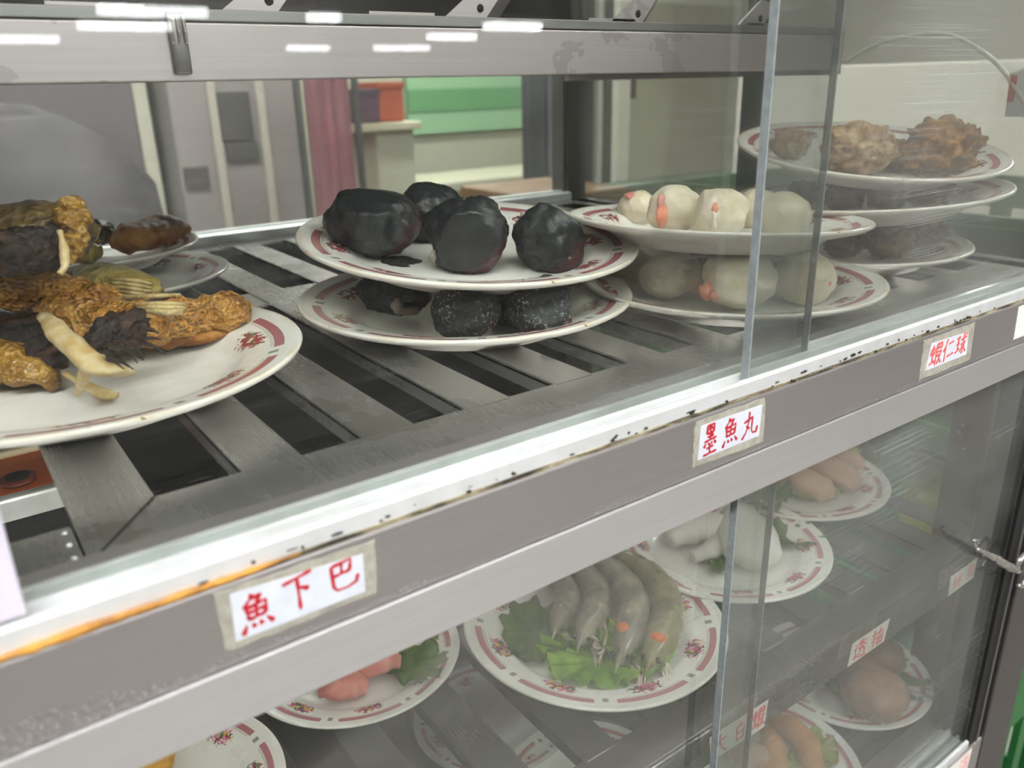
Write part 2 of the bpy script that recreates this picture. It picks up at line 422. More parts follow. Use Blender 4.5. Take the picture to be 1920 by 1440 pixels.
# unseen fill tubes added behind the front header and under the main shelf
M_FILLTUBE = NT('added_tube_glow'); M_FILLTUBE.base('ffffff'); M_FILLTUBE.set(Emission_Strength=FILL_TUBE); M_FILLTUBE.p.inputs['Emission Color'].default_value = (1, 0.985, 0.95, 1); M_FILLTUBE = M_FILLTUBE.m
for yy, zz, rr in ((.315, .340, .008), (.345, -.040, .0032)):
    part('lamp_tube', tube(new(), [(XL + .05, yy, zz), (.07, yy, zz), (.73, yy, zz)], rr, 12, 2), M_FILLTUBE, True)
# lower front track and its fascia
dz = -.4595
part('lower_track', extrude_x(new(), [(y, z + dz) for y, z in prof], XL, .712), M_ALU)
part('lower_fascia', B(XL, .738, .250, .30, -.502, dz + .004, bev=.0011), M_FASCIA)
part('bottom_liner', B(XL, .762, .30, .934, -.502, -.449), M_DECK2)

# sliding panes: each slides, so each is a thing
def pane(name, label, x0, x1, y0, y1, z0, z1, m):
    t = thing(name, label, 'glass pane', ((x0 + x1) / 2, (y0 + y1) / 2, z0))
    obj('sheet', B(x0 + .0004, x1 - .0004, y0, y1, z0, z1), m, t, False)
    for x in (x0, x1):
        obj('cut_edge', B(x - .0004, x + .0004, y0, y1, z0, z1), M_EDGE, t, False)
    return t
pane('sliding_pane', 'upper left sliding pane mirroring the lamps in front of the black balls', -.03, .397, .2640, .2682, .0082, .352, M_GLASS_L)
pane('sliding_pane', 'upper right sliding pane full of scratches in front of the fried pieces', .3345, .737, .2555, .2603, .0082, .352, M_GLASS_R)
pane('sliding_pane', 'lower left sliding pane in front of the shrimp plate', -.05, .380, .2640, .2682, dz + .0082, -.056, M_GLASS_L)
pane('sliding_pane', 'lower right sliding pane in front of the mushroom plate', .3345, .712, .2555, .2603, dz + .0082, -.056, M_GLASS_R)

# slatted trays
S0, SP, SW = .0925, .0592, .028
def tray(name, label, x0, x1, y0, y1, z, first, breaks, m=M_DECK, lip=.028):
    t = thing(name, label, 'tray', ((x0 + x1) / 2, (y0 + y1) / 2, z - .012))
    bm = new(); th = .0018
    fb = breaks[0][0]
    # rolled front edge and borders
    sw = [(y0 + .0045, z - .0045)]
    pf = [(y0 + .005 - .005 * math.sin(a), z - .005 + .005 * math.cos(a)) for a in [k * PI / 2 / 6 for k in range(7)]]
    pf = [(fb, z)] + pf + [(y0, z - lip), (y0 + .002, z - lip), (y0 + .002, z - .006), (y0 + .006, z - th), (fb, z - th)]
    extrude_x(bm, pf, x0, x1)
    obj('front_border', bm, m, t, True).data.set_sharp_from_angle(angle=.6)
    bm = new()
    box(bm, x0, x0 + .032, fb, y1, z - th, z, .0006); box(bm, x1 - .03, x1, fb, y1, z - th, z, .0006)
    ys = [b for b in breaks]
    prev = None
    for (a, b) in ys:
        if prev is not None: box(bm, x0 + .03, x1 - .03, prev, a, z - th - .0005, z - .0005)
        prev = b
    box(bm, x0 + .03, x1 - .03, prev, y1, z - th - .0005, z - .0003)
    obj('border', bm, m, t, False)
    x = first
    while x + SW < x1 - .03 + .004:
        bm = new(); box(bm, x, x + SW, fb - .003, y1 - .01, z - .0042, z + .0002, .0015, 3)
        box(bm, x, x + .0016, fb, y1 - .02, z - .010, z); box(bm, x + SW - .0016, x + SW, fb, y1 - .02, z - .010, z)
        obj('slat', bm, m, t, False); x += SP
    return t
T_MAIN = tray('slatted_tray', 'steel slatted shelf tray carrying the fried fish and stacked plates', .0235, .784, .2975, .914, 0.0, S0, [(.338, .625), (.67, .895)], lip=.012)
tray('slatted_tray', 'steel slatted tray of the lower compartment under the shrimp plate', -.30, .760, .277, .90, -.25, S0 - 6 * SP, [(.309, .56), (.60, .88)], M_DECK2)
t = tray('slatted_tray', 'steel slatted tray at the far left under the edge of the fish plate', -.598, -.004, .2975, .914, 0.0, -.54, [(.338, .625), (.67, .895)], lip=.012)
bm = new(); a_ = Vector((.0255, .3005)); b_ = Vector((.0550, .3375)); n_ = Vector((b_.y - a_.y, a_.x - b_.x)).normalized() * .0005
v0 = [bm.verts.new((p.x, p.y, .0002)) for p in (a_ + n_, b_ + n_, b_ - n_, a_ - n_)]; v1 = [bm.verts.new((v.co.x, v.co.y, .0006)) for v in v0]
for i in range(4): bm.faces.new((v0[i], v0[(i + 1) % 4], v1[(i + 1) % 4], v1[i]))
bm.faces.new(v0); bm.faces.new(v1[::-1]); obj('mitre_seam', bm, M_DARKSTEEL, T_MAIN, False)
# little bracket between the two upper trays, at the left corner
t = thing('corner_bracket', 'greasy folded steel bracket beside the white jamb at the tray corner', 'bracket', (.009, .33, -.02))
obj('plate', B(-.003, .0225, .300, .3345, -.004, -.0005, bev=.0008), M_DECK, t, False)
obj('flange', B(-.003, .0225, .300, .3025, -.022, -.004, bev=.0004), M_DARKSTEEL, t, False)
for yy in (.306, .318, .329):
    obj('rivet', blob(new(), (.0195, yy, -.0003), (.0013, .0013, .0008), 2, 0), M_ALU, t)

# upper tray: its front beam, lip, and angled supports
up = thing('upper_tray', 'pale steel upper tray with a broad front beam and a dark slot above', 'tray', (.1, .7, .165))
obj('front_beam', B(-.58, .748, .496, .512, .1645, .1945, bev=.001), M_BEAM, up, False)
obj('top_lip', B(-.58, .748, .497, .506, .1953, .2015, bev=.0006), M_LIP, up, False)
obj('deck', B(-.58, .748, .512, .91, .168, .170), M_DARKSTEEL, up, False)
obj('rear_beam', B(-.58, .748, .895, .91, .170, .26, bev=.001), M_DARKSTEEL, up, False)
obj('end_cap', B(.748, .751, .496, .91, .160, .202), M_BEAM, up, False)
for k in range(8):
    x = -.42 + k * .155
    bm = new(); a = [(x - .030, .2015), (x + .006, .2015), (x + .024, .222), (x + .004, .226)]
    f0 = [bm.verts.new((p, .53, q)) for p, q in a]; f1 = [bm.verts.new((p + .03, .56, q)) for p, q in a]
    for i in range(4): bm.faces.new((f0[i], f0[(i + 1) % 4], f1[(i + 1) % 4], f1[i]))
    bm.faces.new(f0); bm.faces.new(f1[::-1])
    br = obj('support_tab', bm, M_BEAM, up, False)
    obj('hole', blob(new(), (x + .003, .5297, .210), (.0028, .0008, .0030), 2, .1, 2, k), M_BLACK, br)
for k in range(6):
    x = -.30 + k * .19
    bm = new(); a = [(x, .53), (x + .05, .53), (x + .17, .88), (x + .12, .88)]
    v0 = [bm.verts.new((p, q, .203)) for p, q in a]; v1 = [bm.verts.new((p, q, .206)) for p, q in a]
    for i in range(4): bm.faces.new((v0[i], v0[(i + 1) % 4], v1[(i + 1) % 4], v1[i]))
    bm.faces.new(v0); bm.faces.new(v1[::-1]); obj('slanted_slat', bm, M_BEAM, up, False)
# spring clip hanging over the beam
cl = thing('metal_clip', 'small ribbed metal clip hooked over the pale beam at upper left', 'clip', (.138, .493, .168))
bm = new(); box(bm, .1315, .1410, .4925, .4950, .1680, .1985, bev=.0012); box(bm, .1315, .1410, .4925, .4955, .1972, .1992)
obj('tongue', bm, simple('dull_clip_metal', '8f8a88', .35, .9), cl)
for xx in (.1327, .1362, .1397):
    obj('rib', tube(new(), [(xx, .4922, .1835), (xx, .4916, .190), (xx, .4922, .1985)], .0009, 8), simple('shiny_clip_metal', 'd9d6d2', .2, .9), cl)

# ---------------------------------------------------------------- signs with brush-written characters
G = {}
YU = [[(42, 98), (35, 85), (15, 66)], [(38, 86), (68, 90), (52, 72)], [(22, 66), (27, 34)], [(23, 65), (80, 72), (74, 38)], [(50, 68), (50, 37)], [(26, 52), (76, 55)], [(27, 36), (74, 39)],
      [(18, 24), (5, 2)], [(36, 24), (40, 12)], [(56, 25), (62, 13)], [(76, 28), (94, 10)]]
G['yu'] = YU
G['xia'] = [[(5, 80), (95, 92)], [(50, 86), (51, 4)], [(52, 62), (82, 50)]]
G['ba'] = [[(15, 88), (18, 25), (28, 12), (60, 10), (88, 18), (94, 38)], [(16, 87), (76, 92), (70, 58)], [(46, 88), (45, 58)], [(18, 56), (72, 60)]]
G['mo'] = [[(28, 98), (30, 70)], [(28, 97), (73, 99), (69, 72)], [(40, 92), (43, 84)], [(60, 93), (55, 84)], [(31, 70), (69, 73)], [(49, 97), (49, 48)], [(30, 60), (70, 62)], [(14, 47), (88, 51)],
           [(24, 40), (13, 28)], [(40, 41), (42, 33)], [(57, 41), (61, 33)], [(74, 43), (86, 31)], [(30, 22), (72, 25)], [(50, 34), (50, 3)], [(10, 2), (92, 5)]]
G['wan'] = [[(42, 98), (40, 60), (25, 20), (3, 0)], [(12, 62), (62, 74), (60, 25), (70, 12), (90, 12), (96, 32)], [(25, 48), (46, 33)]]
G['xia1'] = [[(8, 78), (10, 55)], [(8, 77), (38, 80), (36, 56)], [(10, 54), (36, 57)], [(23, 95), (23, 22)], [(4, 18), (40, 26)], [(34, 32), (42, 18)], [(52, 92), (52, 5)], [(52, 92), (70, 94), (69, 75)],
             [(52, 74), (69, 76)], [(52, 58), (68, 60)], [(52, 42), (68, 44)], [(76, 92), (94, 94), (92, 74)], [(75, 73), (92, 75)], [(74, 58), (94, 60), (84, 35), (66, 8)], [(76, 48), (84, 28), (98, 8)]]
G['ren'] = [[(32, 98), (22, 70), (5, 48)], [(22, 68), (22, 3)], [(48, 74), (86, 78)], [(42, 22), (95, 27)]]
G['qiu'] = [[(6, 82), (36, 86)], [(8, 56), (34, 60)], [(22, 84), (22, 30)], [(3, 24), (40, 36)], [(44, 72), (94, 78)], [(68, 98), (68, 12), (58, 18)], [(48, 56), (58, 48)], [(44, 20), (64, 42)], [(88, 60), (72, 48)],
            [(70, 48), (84, 26), (98, 14)], [(82, 96), (90, 88)]]
G['da'] = [[(8, 64), (92, 70)], [(50, 98), (46, 62), (30, 28), (6, 4)], [(50, 62), (66, 28), (94, 5)]]
G['bai'] = [[(54, 99), (44, 84)], [(18, 80), (21, 4)], [(18, 79), (80, 83), (77, 5)], [(20, 44), (78, 46)], [(21, 8), (77, 10)]]
G['tou'] = [[(70, 98), (42, 90)], [(34, 82), (94, 86)], [(63, 92), (63, 58)], [(60, 82), (46, 70), (32, 62)], [(66, 80), (78, 68), (94, 62)], [(42, 52), (78, 55), (74, 40), (86, 40), (82, 20), (76, 24)],
            [(56, 54), (50, 34), (38, 20)], [(12, 90), (20, 80)], [(6, 62), (22, 66), (14, 46), (24, 30), (8, 14)], [(4, 14), (24, 20), (50, 8), (96, 6)]]
G['chou'] = [[(5, 72), (38, 77)], [(23, 98), (23, 8), (13, 14)], [(5, 36), (38, 48)], [(48, 70), (50, 5)], [(48, 70), (93, 74), (91, 6)], [(70, 97), (70, 8)], [(50, 40), (91, 42)], [(50, 8), (91, 10)]]
G['bei'] = [[(25, 96), (27, 28)], [(25, 95), (75, 97), (73, 30)], [(27, 74), (73, 76)], [(27, 52), (73, 54)], [(27, 30), (73, 32)], [(40, 24), (15, 4)], [(60, 24), (86, 5)]]
G['xian'] = [[(x * .5, y) for x, y in s] for s in YU] + [[(60, 94), (66, 84)], [(90, 95), (84, 84)], [(56, 78), (96, 81)], [(58, 58), (94, 60)], [(52, 36), (99, 39)], [(76, 80), (76, 4)]]
G['huo'] = [[(12, 90), (22, 80)], [(5, 62), (16, 54)], [(4, 10), (22, 36)], [(86, 94), (44, 84)], [(34, 66), (96, 70)], [(66, 88), (66, 42)], [(46, 40), (48, 6)], [(46, 40), (88, 43), (86, 8)], [(48, 8), (86, 10)]]
def glyph(bm, key, cx, cz, w, h, y, wt=.055, slant=0.0, seed=0):
    rnd = random.Random(seed)
    for si, st in enumerate(G[key]):
        P = [Vector((cx + (a / 100 - .5) * w, 0, cz + (b / 100 - .5) * h + (a / 100 - .5) * w * slant)) for a, b in st]
        C = []
        for i in range(len(P) - 1):
            n = 6
            for k in range(n): C.append(P[i].lerp(P[i + 1], k / n))
        C.append(P[-1]); m = len(C) - 1; L = sum((C[i + 1] - C[i]).length for i in range(m))
        W = h * wt; short = L < h * .3
        ya = y - .00002 * (si % 4)
        vs = []
        for i, c in enumerate(C):
            t = (C[min(i + 1, m)] - C[max(i - 1, 0)]).normalized(); s = Vector((-t.z, 0, t.x)); u = i / m
            ww = W * ((.45 + .95 * u) if short else (1.0 - .45 * math.sin(PI * u) * .8 + .12 * math.sin(u * 9)))
            if i == 0: ww *= .6
            if i == m: ww *= .55
            vs.append((bm.verts.new(c + s * ww + Vector((0, ya, 0))), bm.verts.new(c - s * ww + Vector((0, ya, 0))),
                       bm.verts.new(c + s * ww + Vector((0, ya + .0002, 0))), bm.verts.new(c - s * ww + Vector((0, ya + .0002, 0)))))
        for i in range(m):
            a, b = vs[i], vs[i + 1]
            for q in ((0, 1), (1, 3), (3, 2), (2, 0)): bm.faces.new((a[q[0]], a[q[1]], b[q[1]], b[q[0]]))
        bm.faces.new((vs[0][0], vs[0][2], vs[0][3], vs[0][1])); bm.faces.new((vs[-1][0], vs[-1][1], vs[-1][3], vs[-1][2]))
    return bm
def quad_slab(bm, c4, y0, y1, jag=0, seed=0):
    """slab from 4 corners (x,z) with optional ragged outline"""
    rnd = random.Random(seed); P = []
    for i in range(4):
        a, b = Vector(c4[i]), Vector(c4[(i + 1) % 4]); n = 14 if jag else 1
        for k in range(n):
            p = a.lerp(b, k / n)
            if jag: p += Vector((rnd.uniform(-jag, jag), rnd.uniform(-jag, jag)))
            P.append(p)
    f = [bm.verts.new((p.x, y0, p.y)) for p in P]; g = [bm.verts.new((p.x, y1, p.y)) for p in P]; n = len(P)
    for i in range(n): bm.faces.new((f[i], f[(i + 1) % n], g[(i + 1) % n], g[i]))
    bm.faces.new(f[::-1]); bm.faces.new(g); return bm
def sign(label, card, chars, yb, ink, paper=M_PAPER, tape=None, wt=.055, slant=0.0, seed=0):
    """card: 4 corners tl,tr,br,bl as (x,z); chars: (key, cx, cz, w, h)"""
    t = thing('dish_sign', label, 'sign', (sum(p[0] for p in card) / 4, yb, card[3][1]), 'dish name signs on the cabinet')
    y = yb
    if tape: obj('tape_backing', quad_slab(new(), tape, y - .0004, y, .0005, seed), M_TAPE, t, False); y -= .0004
    obj('card', quad_slab(new(), card, y - .0003, y), paper, t, False); y -= .0003
    bm = new()
    for i, (k, cx, cz, w, h) in enumerate(chars): glyph(bm, k, cx, cz, w, h, y - .0002, wt, slant, seed + i)
    obj('characters', bm, ink, t, False)
    return t
def W2(x, z): return (x, z)
t1 = sign('sign of three dark red characters on grey card, nearest and lowest on the long rail', [(.0580, -.0012), (.1075, -.0042), (.1070, -.0205), (.0575, -.0203)],
     [('yu', .0660, -.0112, .0125, .0158), ('xia', .0815, -.0098, .0125, .0160), ('ba', .0990, -.0100, .0130, .0140)], .250, M_INK, M_PAPER,
     [(.0530, .0010), (.1130, -.0006), (.1118, -.0230), (.0535, -.0232)], .052, .03, 1)
sign('sign of three crisp red characters in a yellowed tape frame, below the pane edges', [(.2925, -.0022), (.3400, -.0026), (.3395, -.0203), (.2915, -.0208)],
     [('mo', .3000, -.0113, .0120, .0165), ('yu', .3155, -.0112, .0125, .0160), ('wan', .3310, -.0112, .0130, .0150)], .250, M_INK, M_PAPER,
     [(.2885, .0008), (.3425, .0006), (.3440, -.0255), (.2880, -.0240)], .045, .04, 2)
sign('small sign with three bright red characters under peeling tape, right end of the long rail', [(.5090, -.0030), (.5560, -.0042), (.5590, -.0208), (.5060, -.0212)],
     [('xia1', .5165, -.0122, .0150, .0165), ('ren', .5325, -.0118, .0150, .0165), ('qiu', .5485, -.0118, .0150, .0165)], .250, M_INK_LIGHT, M_PAPER,
     [(.4990, .0008), (.5640, .0006), (.5660, -.0262), (.5010, -.0265)], .05, .04, 3)
sign('cream edged sign cut off by the right side of the view on the long rail', [(.627, .0005), (.690, .0005), (.690, -.0245), (.629, -.0245)], [], .250, M_INK_LIGHT, M_PAPER_W)
sign('sign with three red characters on the lower tray lip, behind the pane edge', [(.3530, -.2545), (.4150, -.2555), (.4130, -.2790), (.3560, -.2770)],
     [('da', .3640, -.2665, .0165, .0185), ('bai', .3855, -.2665, .0125, .0160), ('xia1', .4050, -.2670, .0140, .0190)], .277, M_INK_LIGHT, M_PAPER_W, None, .05, 0, 4)
sign('sign with two red characters on the lower tray lip above the mushroom plate', [(.5180, -.2570), (.5700, -.2565), (.5660, -.2770), (.5150, -.2775)],
     [('tou', .5300, -.2672, .0190, .0175), ('chou', .5540, -.2668, .0170, .0175)], .277, M_INK_LIGHT, M_PAPER_W, None, .05, 0, 5)
sign('bleached pink sign with two faint characters at the right end of the lower tray lip', [(.6660, -.2560), (.7150, -.2548), (.7160, -.2755), (.6680, -.2768)],
     [('xian', .6800, -.2660, .0150, .0150), ('bei', .7030, -.2652, .0140, .0150)], .277, M_INK_PALE, M_PAPER_W, None, .07, 0, 6)
sign('pink inked sign on the bottom rail beside the dark post', [(.650, -.4575), (.718, -.4575), (.716, -.4830), (.650, -.4830)],
     [('huo', .7050, -.4690, .0180, .0190)], .250, M_INK_PALE, M_PAPER_W, None, .07, 0, 7)

# ---------------------------------------------------------------- plates
PROF = [(0, .0045), (.055, .0045), (.072, .0052), (.080, .0080), (.0855, .0125), (.089, .0145), (.100, .0172), (.112, .0200), (.1175, .0216), (.1194, .0217), (.1202, .0205), (.1196, .0190), (.115, .0165), (.102, .0130),
        (.090, .0100), (.084, .0060), (.078, .0015), (.074, 0), (.070, 0), (.0685, .0016), (0, .0016)]
M_BACK = simple('melamine_underside', 'dcd7d0', .28, 0, .5)
def plate_mesh(m):
    bm = lathe(new(), PROF, 112); bm.faces.ensure_lookup_table(); bm.normal_update()
    n = 112
    me = bpy.data.meshes.new('serving_plate')
    bmesh.ops.recalc_face_normals(bm, faces=bm.faces[:])
    for f in bm.faces:
        f.smooth = True
        if f.normal.z < -.15: f.material_index = 1
    bm.to_mesh(me); bm.free(); me.materials.append(m); me.materials.append(M_BACK); return me
ME_A, ME_B = plate_mesh(M_PLATE_A), plate_mesh(M_PLATE_B)
class Plate:
    def __init__(s, label, c, tilt, r, me=ME_A, rz=0.0, group='plates of food in the cabinet'):
        s.n = Vector((-tilt[0], -tilt[1], 1)).normalized(); s.k = r / .1202; s.c = Vector(c)
        s.o = bpy.data.objects.new('serving_plate', me); COL.objects.link(s.o)
        q = Vector((0, 0, 1)).rotation_difference(s.n)
        s.o.rotation_euler = (q.to_matrix() @ Matrix.Rotation(rz, 3, 'Z')).to_euler()
        s.o.scale = (s.k,) * 3; s.o.location = s.c - s.n * .0215 * s.k
        tag(s.o, label, 'plate', group)
        s.well = s.o.location + s.n * .0045 * s.k
    def at(s, px, py, h):
        """point h above the plate's well seen at this pixel"""
        d = ray(px, py); t = (h - (EYE - s.well).dot(s.n)) / d.dot(s.n); return EYE + d * t
    def rest(s, px, py, rpx, k=.92):
        r = .02
        for _ in range(6):
            p = s.at(px, py, r * k); r = rpx / FPX * (p - EYE).dot(F_)
        return p, r
P_fish = Plate('plate heaped with golden fried fish pieces at the left edge', (.057, .497, .0217), (0, 0), .122, rz=.25)
c = atz(208, 512, .0180); P_fishu = Plate('lower plate showing a grey rim behind the long golden fish piece', (c.x, c.y, .0180), (0, 0), .094, rz=.4)
P_fishb = Plate('plate behind the heaped fried fish with one orange fish piece', atd(152, 462, .70), (0, 0), .095, rz=1.0)
P_bl = Plate('yellow rimmed lower plate of frosted black balls, standing on the tray', (.307, .484, .0205), (0, .012), .118, rz=.3)
P_bu = Plate('upper plate of smooth black balls, resting on the frosted balls', (.318, .494, .0585), (-.017, .094), .121, rz=.05)
P_wl = Plate('lower plate of white shrimp balls, standing on the tray', (.484, .394, .0200), (0, 0), .110, rz=.6)
P_wu = Plate('upper plate of white shrimp balls, stacked on the lower balls', (.480, .407, .0640), (-.059, -.022), .109, rz=.1)
P_fl = Plate('bottom plate of the three plate stack of fried brown pieces', (.672, .428, .0200), (0, 0), .110, rz=.2)
P_fm = Plate('middle plate of the three plate stack of fried brown pieces', (.672, .405, .0660), (.05, -.04), .111, rz=.5)
P_fu = Plate('top plate of the three plate stack of fried brown pieces, tipped to the front', (.674, .410, .1015), (.060, .135), .110, rz=.9)
P_sh = Plate('flower rimmed plate of grey shrimps on lettuce in the lower compartment', (.356, .397, -.2300), (-.03, .0), .101, ME_B, .15)
P_wh = Plate('plate of pale sliced squid with greens, behind the shrimp plate', (.525, .414, -.2320), (0, 0), .0935, ME_B, .5)
P_pk = Plate('plate of smooth peach coloured cuts at the back right of the lower tray', (.684, .456, -.2320), (0, 0), .0945, ME_B, .2)
P_lf = Plate('hazy plate of pink meat at the left of the lower tray', (.192, .480, -.2320), (0, 0), .0790, ME_B, .9)
P_br = Plate('plate of brown mushroom caps at the right of the bottom shelf', (.690, .376, -.4310), (0, 0), .0875, ME_B, .35)
P_b2 = Plate('plate of long orange brown pieces beside the mushroom plate on the bottom shelf', (.522, .345, -.4310), (0, 0), .0860, ME_B, .7)
P_yl = Plate('plate with a bright yellow piece at the bottom left of the view', (.034, .428, -.2320), (0, 0), .080, ME_B, .15)
c = atz(925, 1338, -.431); P_u1 = Plate('plate glimpsed through the lower tray slots, left of the pair under the shrimp plate', (c.x, c.y, -.431), (0, 0), .080, ME_B, .3)
c = atz(1120, 1462, -.431); P_u2 = Plate('plate glimpsed through the lower tray slots, nearest the lower pane', (c.x - .01, c.y, -.431), (0, 0), .080, ME_B, .8)

# ---------------------------------------------------------------- black cuttlefish balls
def black_mat(name, frost):
    t = NT(name); f = t.noise(55, 5, .6); c = t.ramp(f, [(.3, '17191a'), (.62, '2c2e2e'), (.8, '4a4b49')])
    red = t.math('MULTIPLY_ADD', t.noise(26, 2, .4), 9, -5.0, clamp=True); c = t.mix(t.math('MULTIPLY', red, .6), c, '5a1c26')
    if frost:
        g = t.math('GREATER_THAN', t.noise(420, 3, .7), .585); g2 = t.math('MULTIPLY_ADD', t.noise(40, 3), 3, -1.0, clamp=True)
        c = t.mix(t.math('MULTIPLY', t.math('MULTIPLY', g, g2), .8), c, 'b9bdbf')
    t.base(c); t.set(Roughness=.55 if frost else .36); t.bump(t.noise(150, 5, .65), .5, .002); return t.m
M_BLK, M_BLKF = black_mat('cuttlefish_paste', False), black_mat('frosted_cuttlefish_paste', True)
M_GRISTLE = simple('pale_gristle', 'b9ab9c', .3, 0, .5, '8e7f70', 80, .2, 100, sss=.2)
def ball(name, label, cat, group, pl, px, py, rpx, m, seed, asp=(1, 1, 1), amp=.16, cuts=0, bits=(), k=.9, fr=.9, hold=None):
    p, r = pl.rest(px, py, rpx, k)
    if hold:
        p = atd(px, py, hold); r = rpx / FPX * hold
        dz_ = (p - pl.well).dot(pl.n) - r * asp[2] * .9
        p = p - pl.n * dz_
    rot = Matrix.Rotation(random.Random(seed).uniform(0, 6.28), 3, 'Z').to_euler()
    bm = blob(new(), p, (r * asp[0], r * asp[1], r * asp[2]), 5, amp, fr, seed, cuts, rot, 4, .034 if m in (M_BLK, M_BLKF) else .012, 9)
    o = obj(name, bm, m); origin_to(o, p - pl.n * r * .9); tag(o, label, cat, group)
    for i, (bx, by, sz, mm, nm) in enumerate(bits):
        d = -ray(px + bx * rpx, py + by * rpx).normalized()
        q = p + (R_ * bx - U_ * by) * r * .97 + d * r * math.sqrt(max(0, 1 - bx * bx - by * by)) * .86
        obj(nm, blob(new(), q, (sz[0], sz[1], sz[2]), 3, .4, 1.6, seed * 3 + i), mm, o)
    return o
gu = 'black cuttlefish balls on the upper plate'; gl = 'frosted black balls on the lower plate'
gr = lambda *s: (s, M_GRISTLE, 'gristle')
def bt(x, y, s, m, n): return (x, y, s, m, n)
ball('cuttlefish_ball', 'dark grey cuttlefish ball at the left of the upper plate, tallest of its four', 'cuttlefish ball', gu, P_bu, 700, 412, 76, M_BLK, 11, (1.05, 1.0, .98), .26, 2, [bt(.25, .0, (.003, .003, .002), M_GRISTLE, 'gristle')])
ball('cuttlefish_ball', 'dark grey cuttlefish ball at the back, half hidden between the left and centre balls', 'cuttlefish ball', gu, P_bu, 800, 398, 58, M_BLK, 12, (1.1, 1.0, .95), .22, 1)
ball('cuttlefish_ball', 'big grey cuttlefish ball at the centre of the upper plate, white gristle on top', 'cuttlefish ball', gu, P_bu, 877, 440, 74, M_BLK, 13, (1.02, 1.0, 1.0), .24, 2,
     [bt(.05, -.86, (.006, .003, .003), M_GRISTLE, 'gristle'), bt(-.85, .55, (.004, .003, .004), M_GRISTLE, 'gristle')])
ball('cuttlefish_ball', 'dark grey cuttlefish ball at the right of the upper plate with a glossy notch', 'cuttlefish ball', gu, P_bu, 1028, 447, 65, M_BLK, 14, (1.0, 1.0, 1.0), .22, 2,
     [bt(-.75, -.55, (.002, .002, .006), M_GRISTLE, 'gristle'), bt(.55, .55, (.003, .002, .002), M_GRISTLE, 'gristle')])
ball('cuttlefish_ball', 'black ball with a torn white edge at the left of the lower plate', 'cuttlefish ball', gl, P_bl, 745, 540, 62, M_BLK, 15, (1.15, 1.0, .8), .28, 1, [bt(.0, .55, (.004, .004, .006), M_GRISTLE, 'gristle'), bt(.35, .72, (.009, .003, .003), M_GRISTLE, 'gristle')])
ball('cuttlefish_ball', 'frost speckled black ball in the centre front of the lower plate', 'cuttlefish ball', gl, P_bl, 873, 583, 63, M_BLKF, 16, (1, 1, .9), .15, 1)
ball('cuttlefish_ball', 'small dark ball hidden between the two frosted balls', 'cuttlefish ball', gl, P_bl, 955, 570, 40, M_BLKF, 17, (1, 1, 1), .2, 1)
ball('cuttlefish_ball', 'frost speckled black ball at the right of the lower plate', 'cuttlefish ball', gl, P_bl, 1016, 574, 66, M_BLKF, 18, (1.02, 1, .85), .18, 2)

# ---------------------------------------------------------------- white shrimp balls
def white_mat():
    t = NT('pale_shrimp_paste'); t.base(t.ramp(t.noise(45, 4), [(.3, 'cfc3a4'), (.55, 'e2dac6'), (.75, 'ece6d8')]))
    t.set(Roughness=.42, Subsurface_Weight=.25); t.p.inputs['Subsurface Radius'].default_value = (.006, .004, .003); t.p.inputs['Subsurface Scale'].default_value = 1
    t.bump(t.noise(90, 5), .35, .002); return t.m
M_WB = white_mat()
M_ORANGE = simple('cooked_shrimp_flesh', 'e0704a', .4, 0, .5, 'f0a488', 160, .3, 300, sss=.15)
M_PINK = simple('pink_shrimp_flesh', 'd89a90', .4, 0, .5, 'c9746a', 120, .3, 200, sss=.15)
gu = 'white shrimp balls on the upper plate'; gl = 'white shrimp balls on the lower plate'
ob = lambda x, y, s, m=None: bt(x, y, s, m or M_ORANGE, 'shrimp_bit')
ball('shrimp_ball', 'white shrimp ball with a pink top at the back left of the upper plate', 'shrimp ball', gu, P_wu, 1196, 382, 37, M_WB, 21, (1.05, 1, .95), .14, 0, [ob(-.2, -.72, (.008, .004, .003), M_PINK)], hold=.665)
ball('shrimp_ball', 'white shrimp ball with a long orange shrimp streak, front left of the upper plate', 'shrimp ball', gu, P_wu, 1264, 393, 51, M_WB, 22, (1.05, 1, .88), .14, 0, [ob(-.48, -.2, (.004, .003, .007), M_PINK), ob(-.45, .25, (.0055, .004, .008))])
ball('shrimp_ball', 'white shrimp ball with an orange notch beside the thick pane edge', 'shrimp ball', gu, P_wu, 1348, 399, 53, M_WB, 23, (1.05, 1, .9), .16, 1, [ob(-.1, -.1, (.0045, .003, .005)), ob(-.2, .25, (.003, .003, .007), M_WB)])
ball('shrimp_ball', 'white shrimp ball mostly hidden behind the thick pane edge', 'shrimp ball', gu, P_wu, 1416, 388, 40, M_WB, 24, (1, 1, .95), .14, 0, hold=.662)
ball('shrimp_ball', 'plain white shrimp ball at the right of the upper plate', 'shrimp ball', gu, P_wu, 1470, 404, 47, M_WB, 25, (1.08, 1, .88), .14, 0)
ball('shrimp_ball', 'shaded shrimp ball at the far left of the lower plate, behind the creased one', 'shrimp ball', gl, P_wl, 1182, 498, 40, M_WB, 26, (1, 1, .9), .16)
ball('shrimp_ball', 'creased white shrimp ball at the left front of the lower plate', 'shrimp ball', gl, P_wl, 1256, 512, 57, M_WB, 27, (1, 1, .82), .2, 1)
ball('shrimp_ball', 'white shrimp ball with an orange lower left tip, on the lower plate', 'shrimp ball', gl, P_wl, 1386, 524, 70, M_WB, 28, (1.1, 1, .74), .16, 0, [ob(-.86, .32, (.006, .005, .006)), ob(-.66, .42, (.006, .004, .004), M_PINK)])
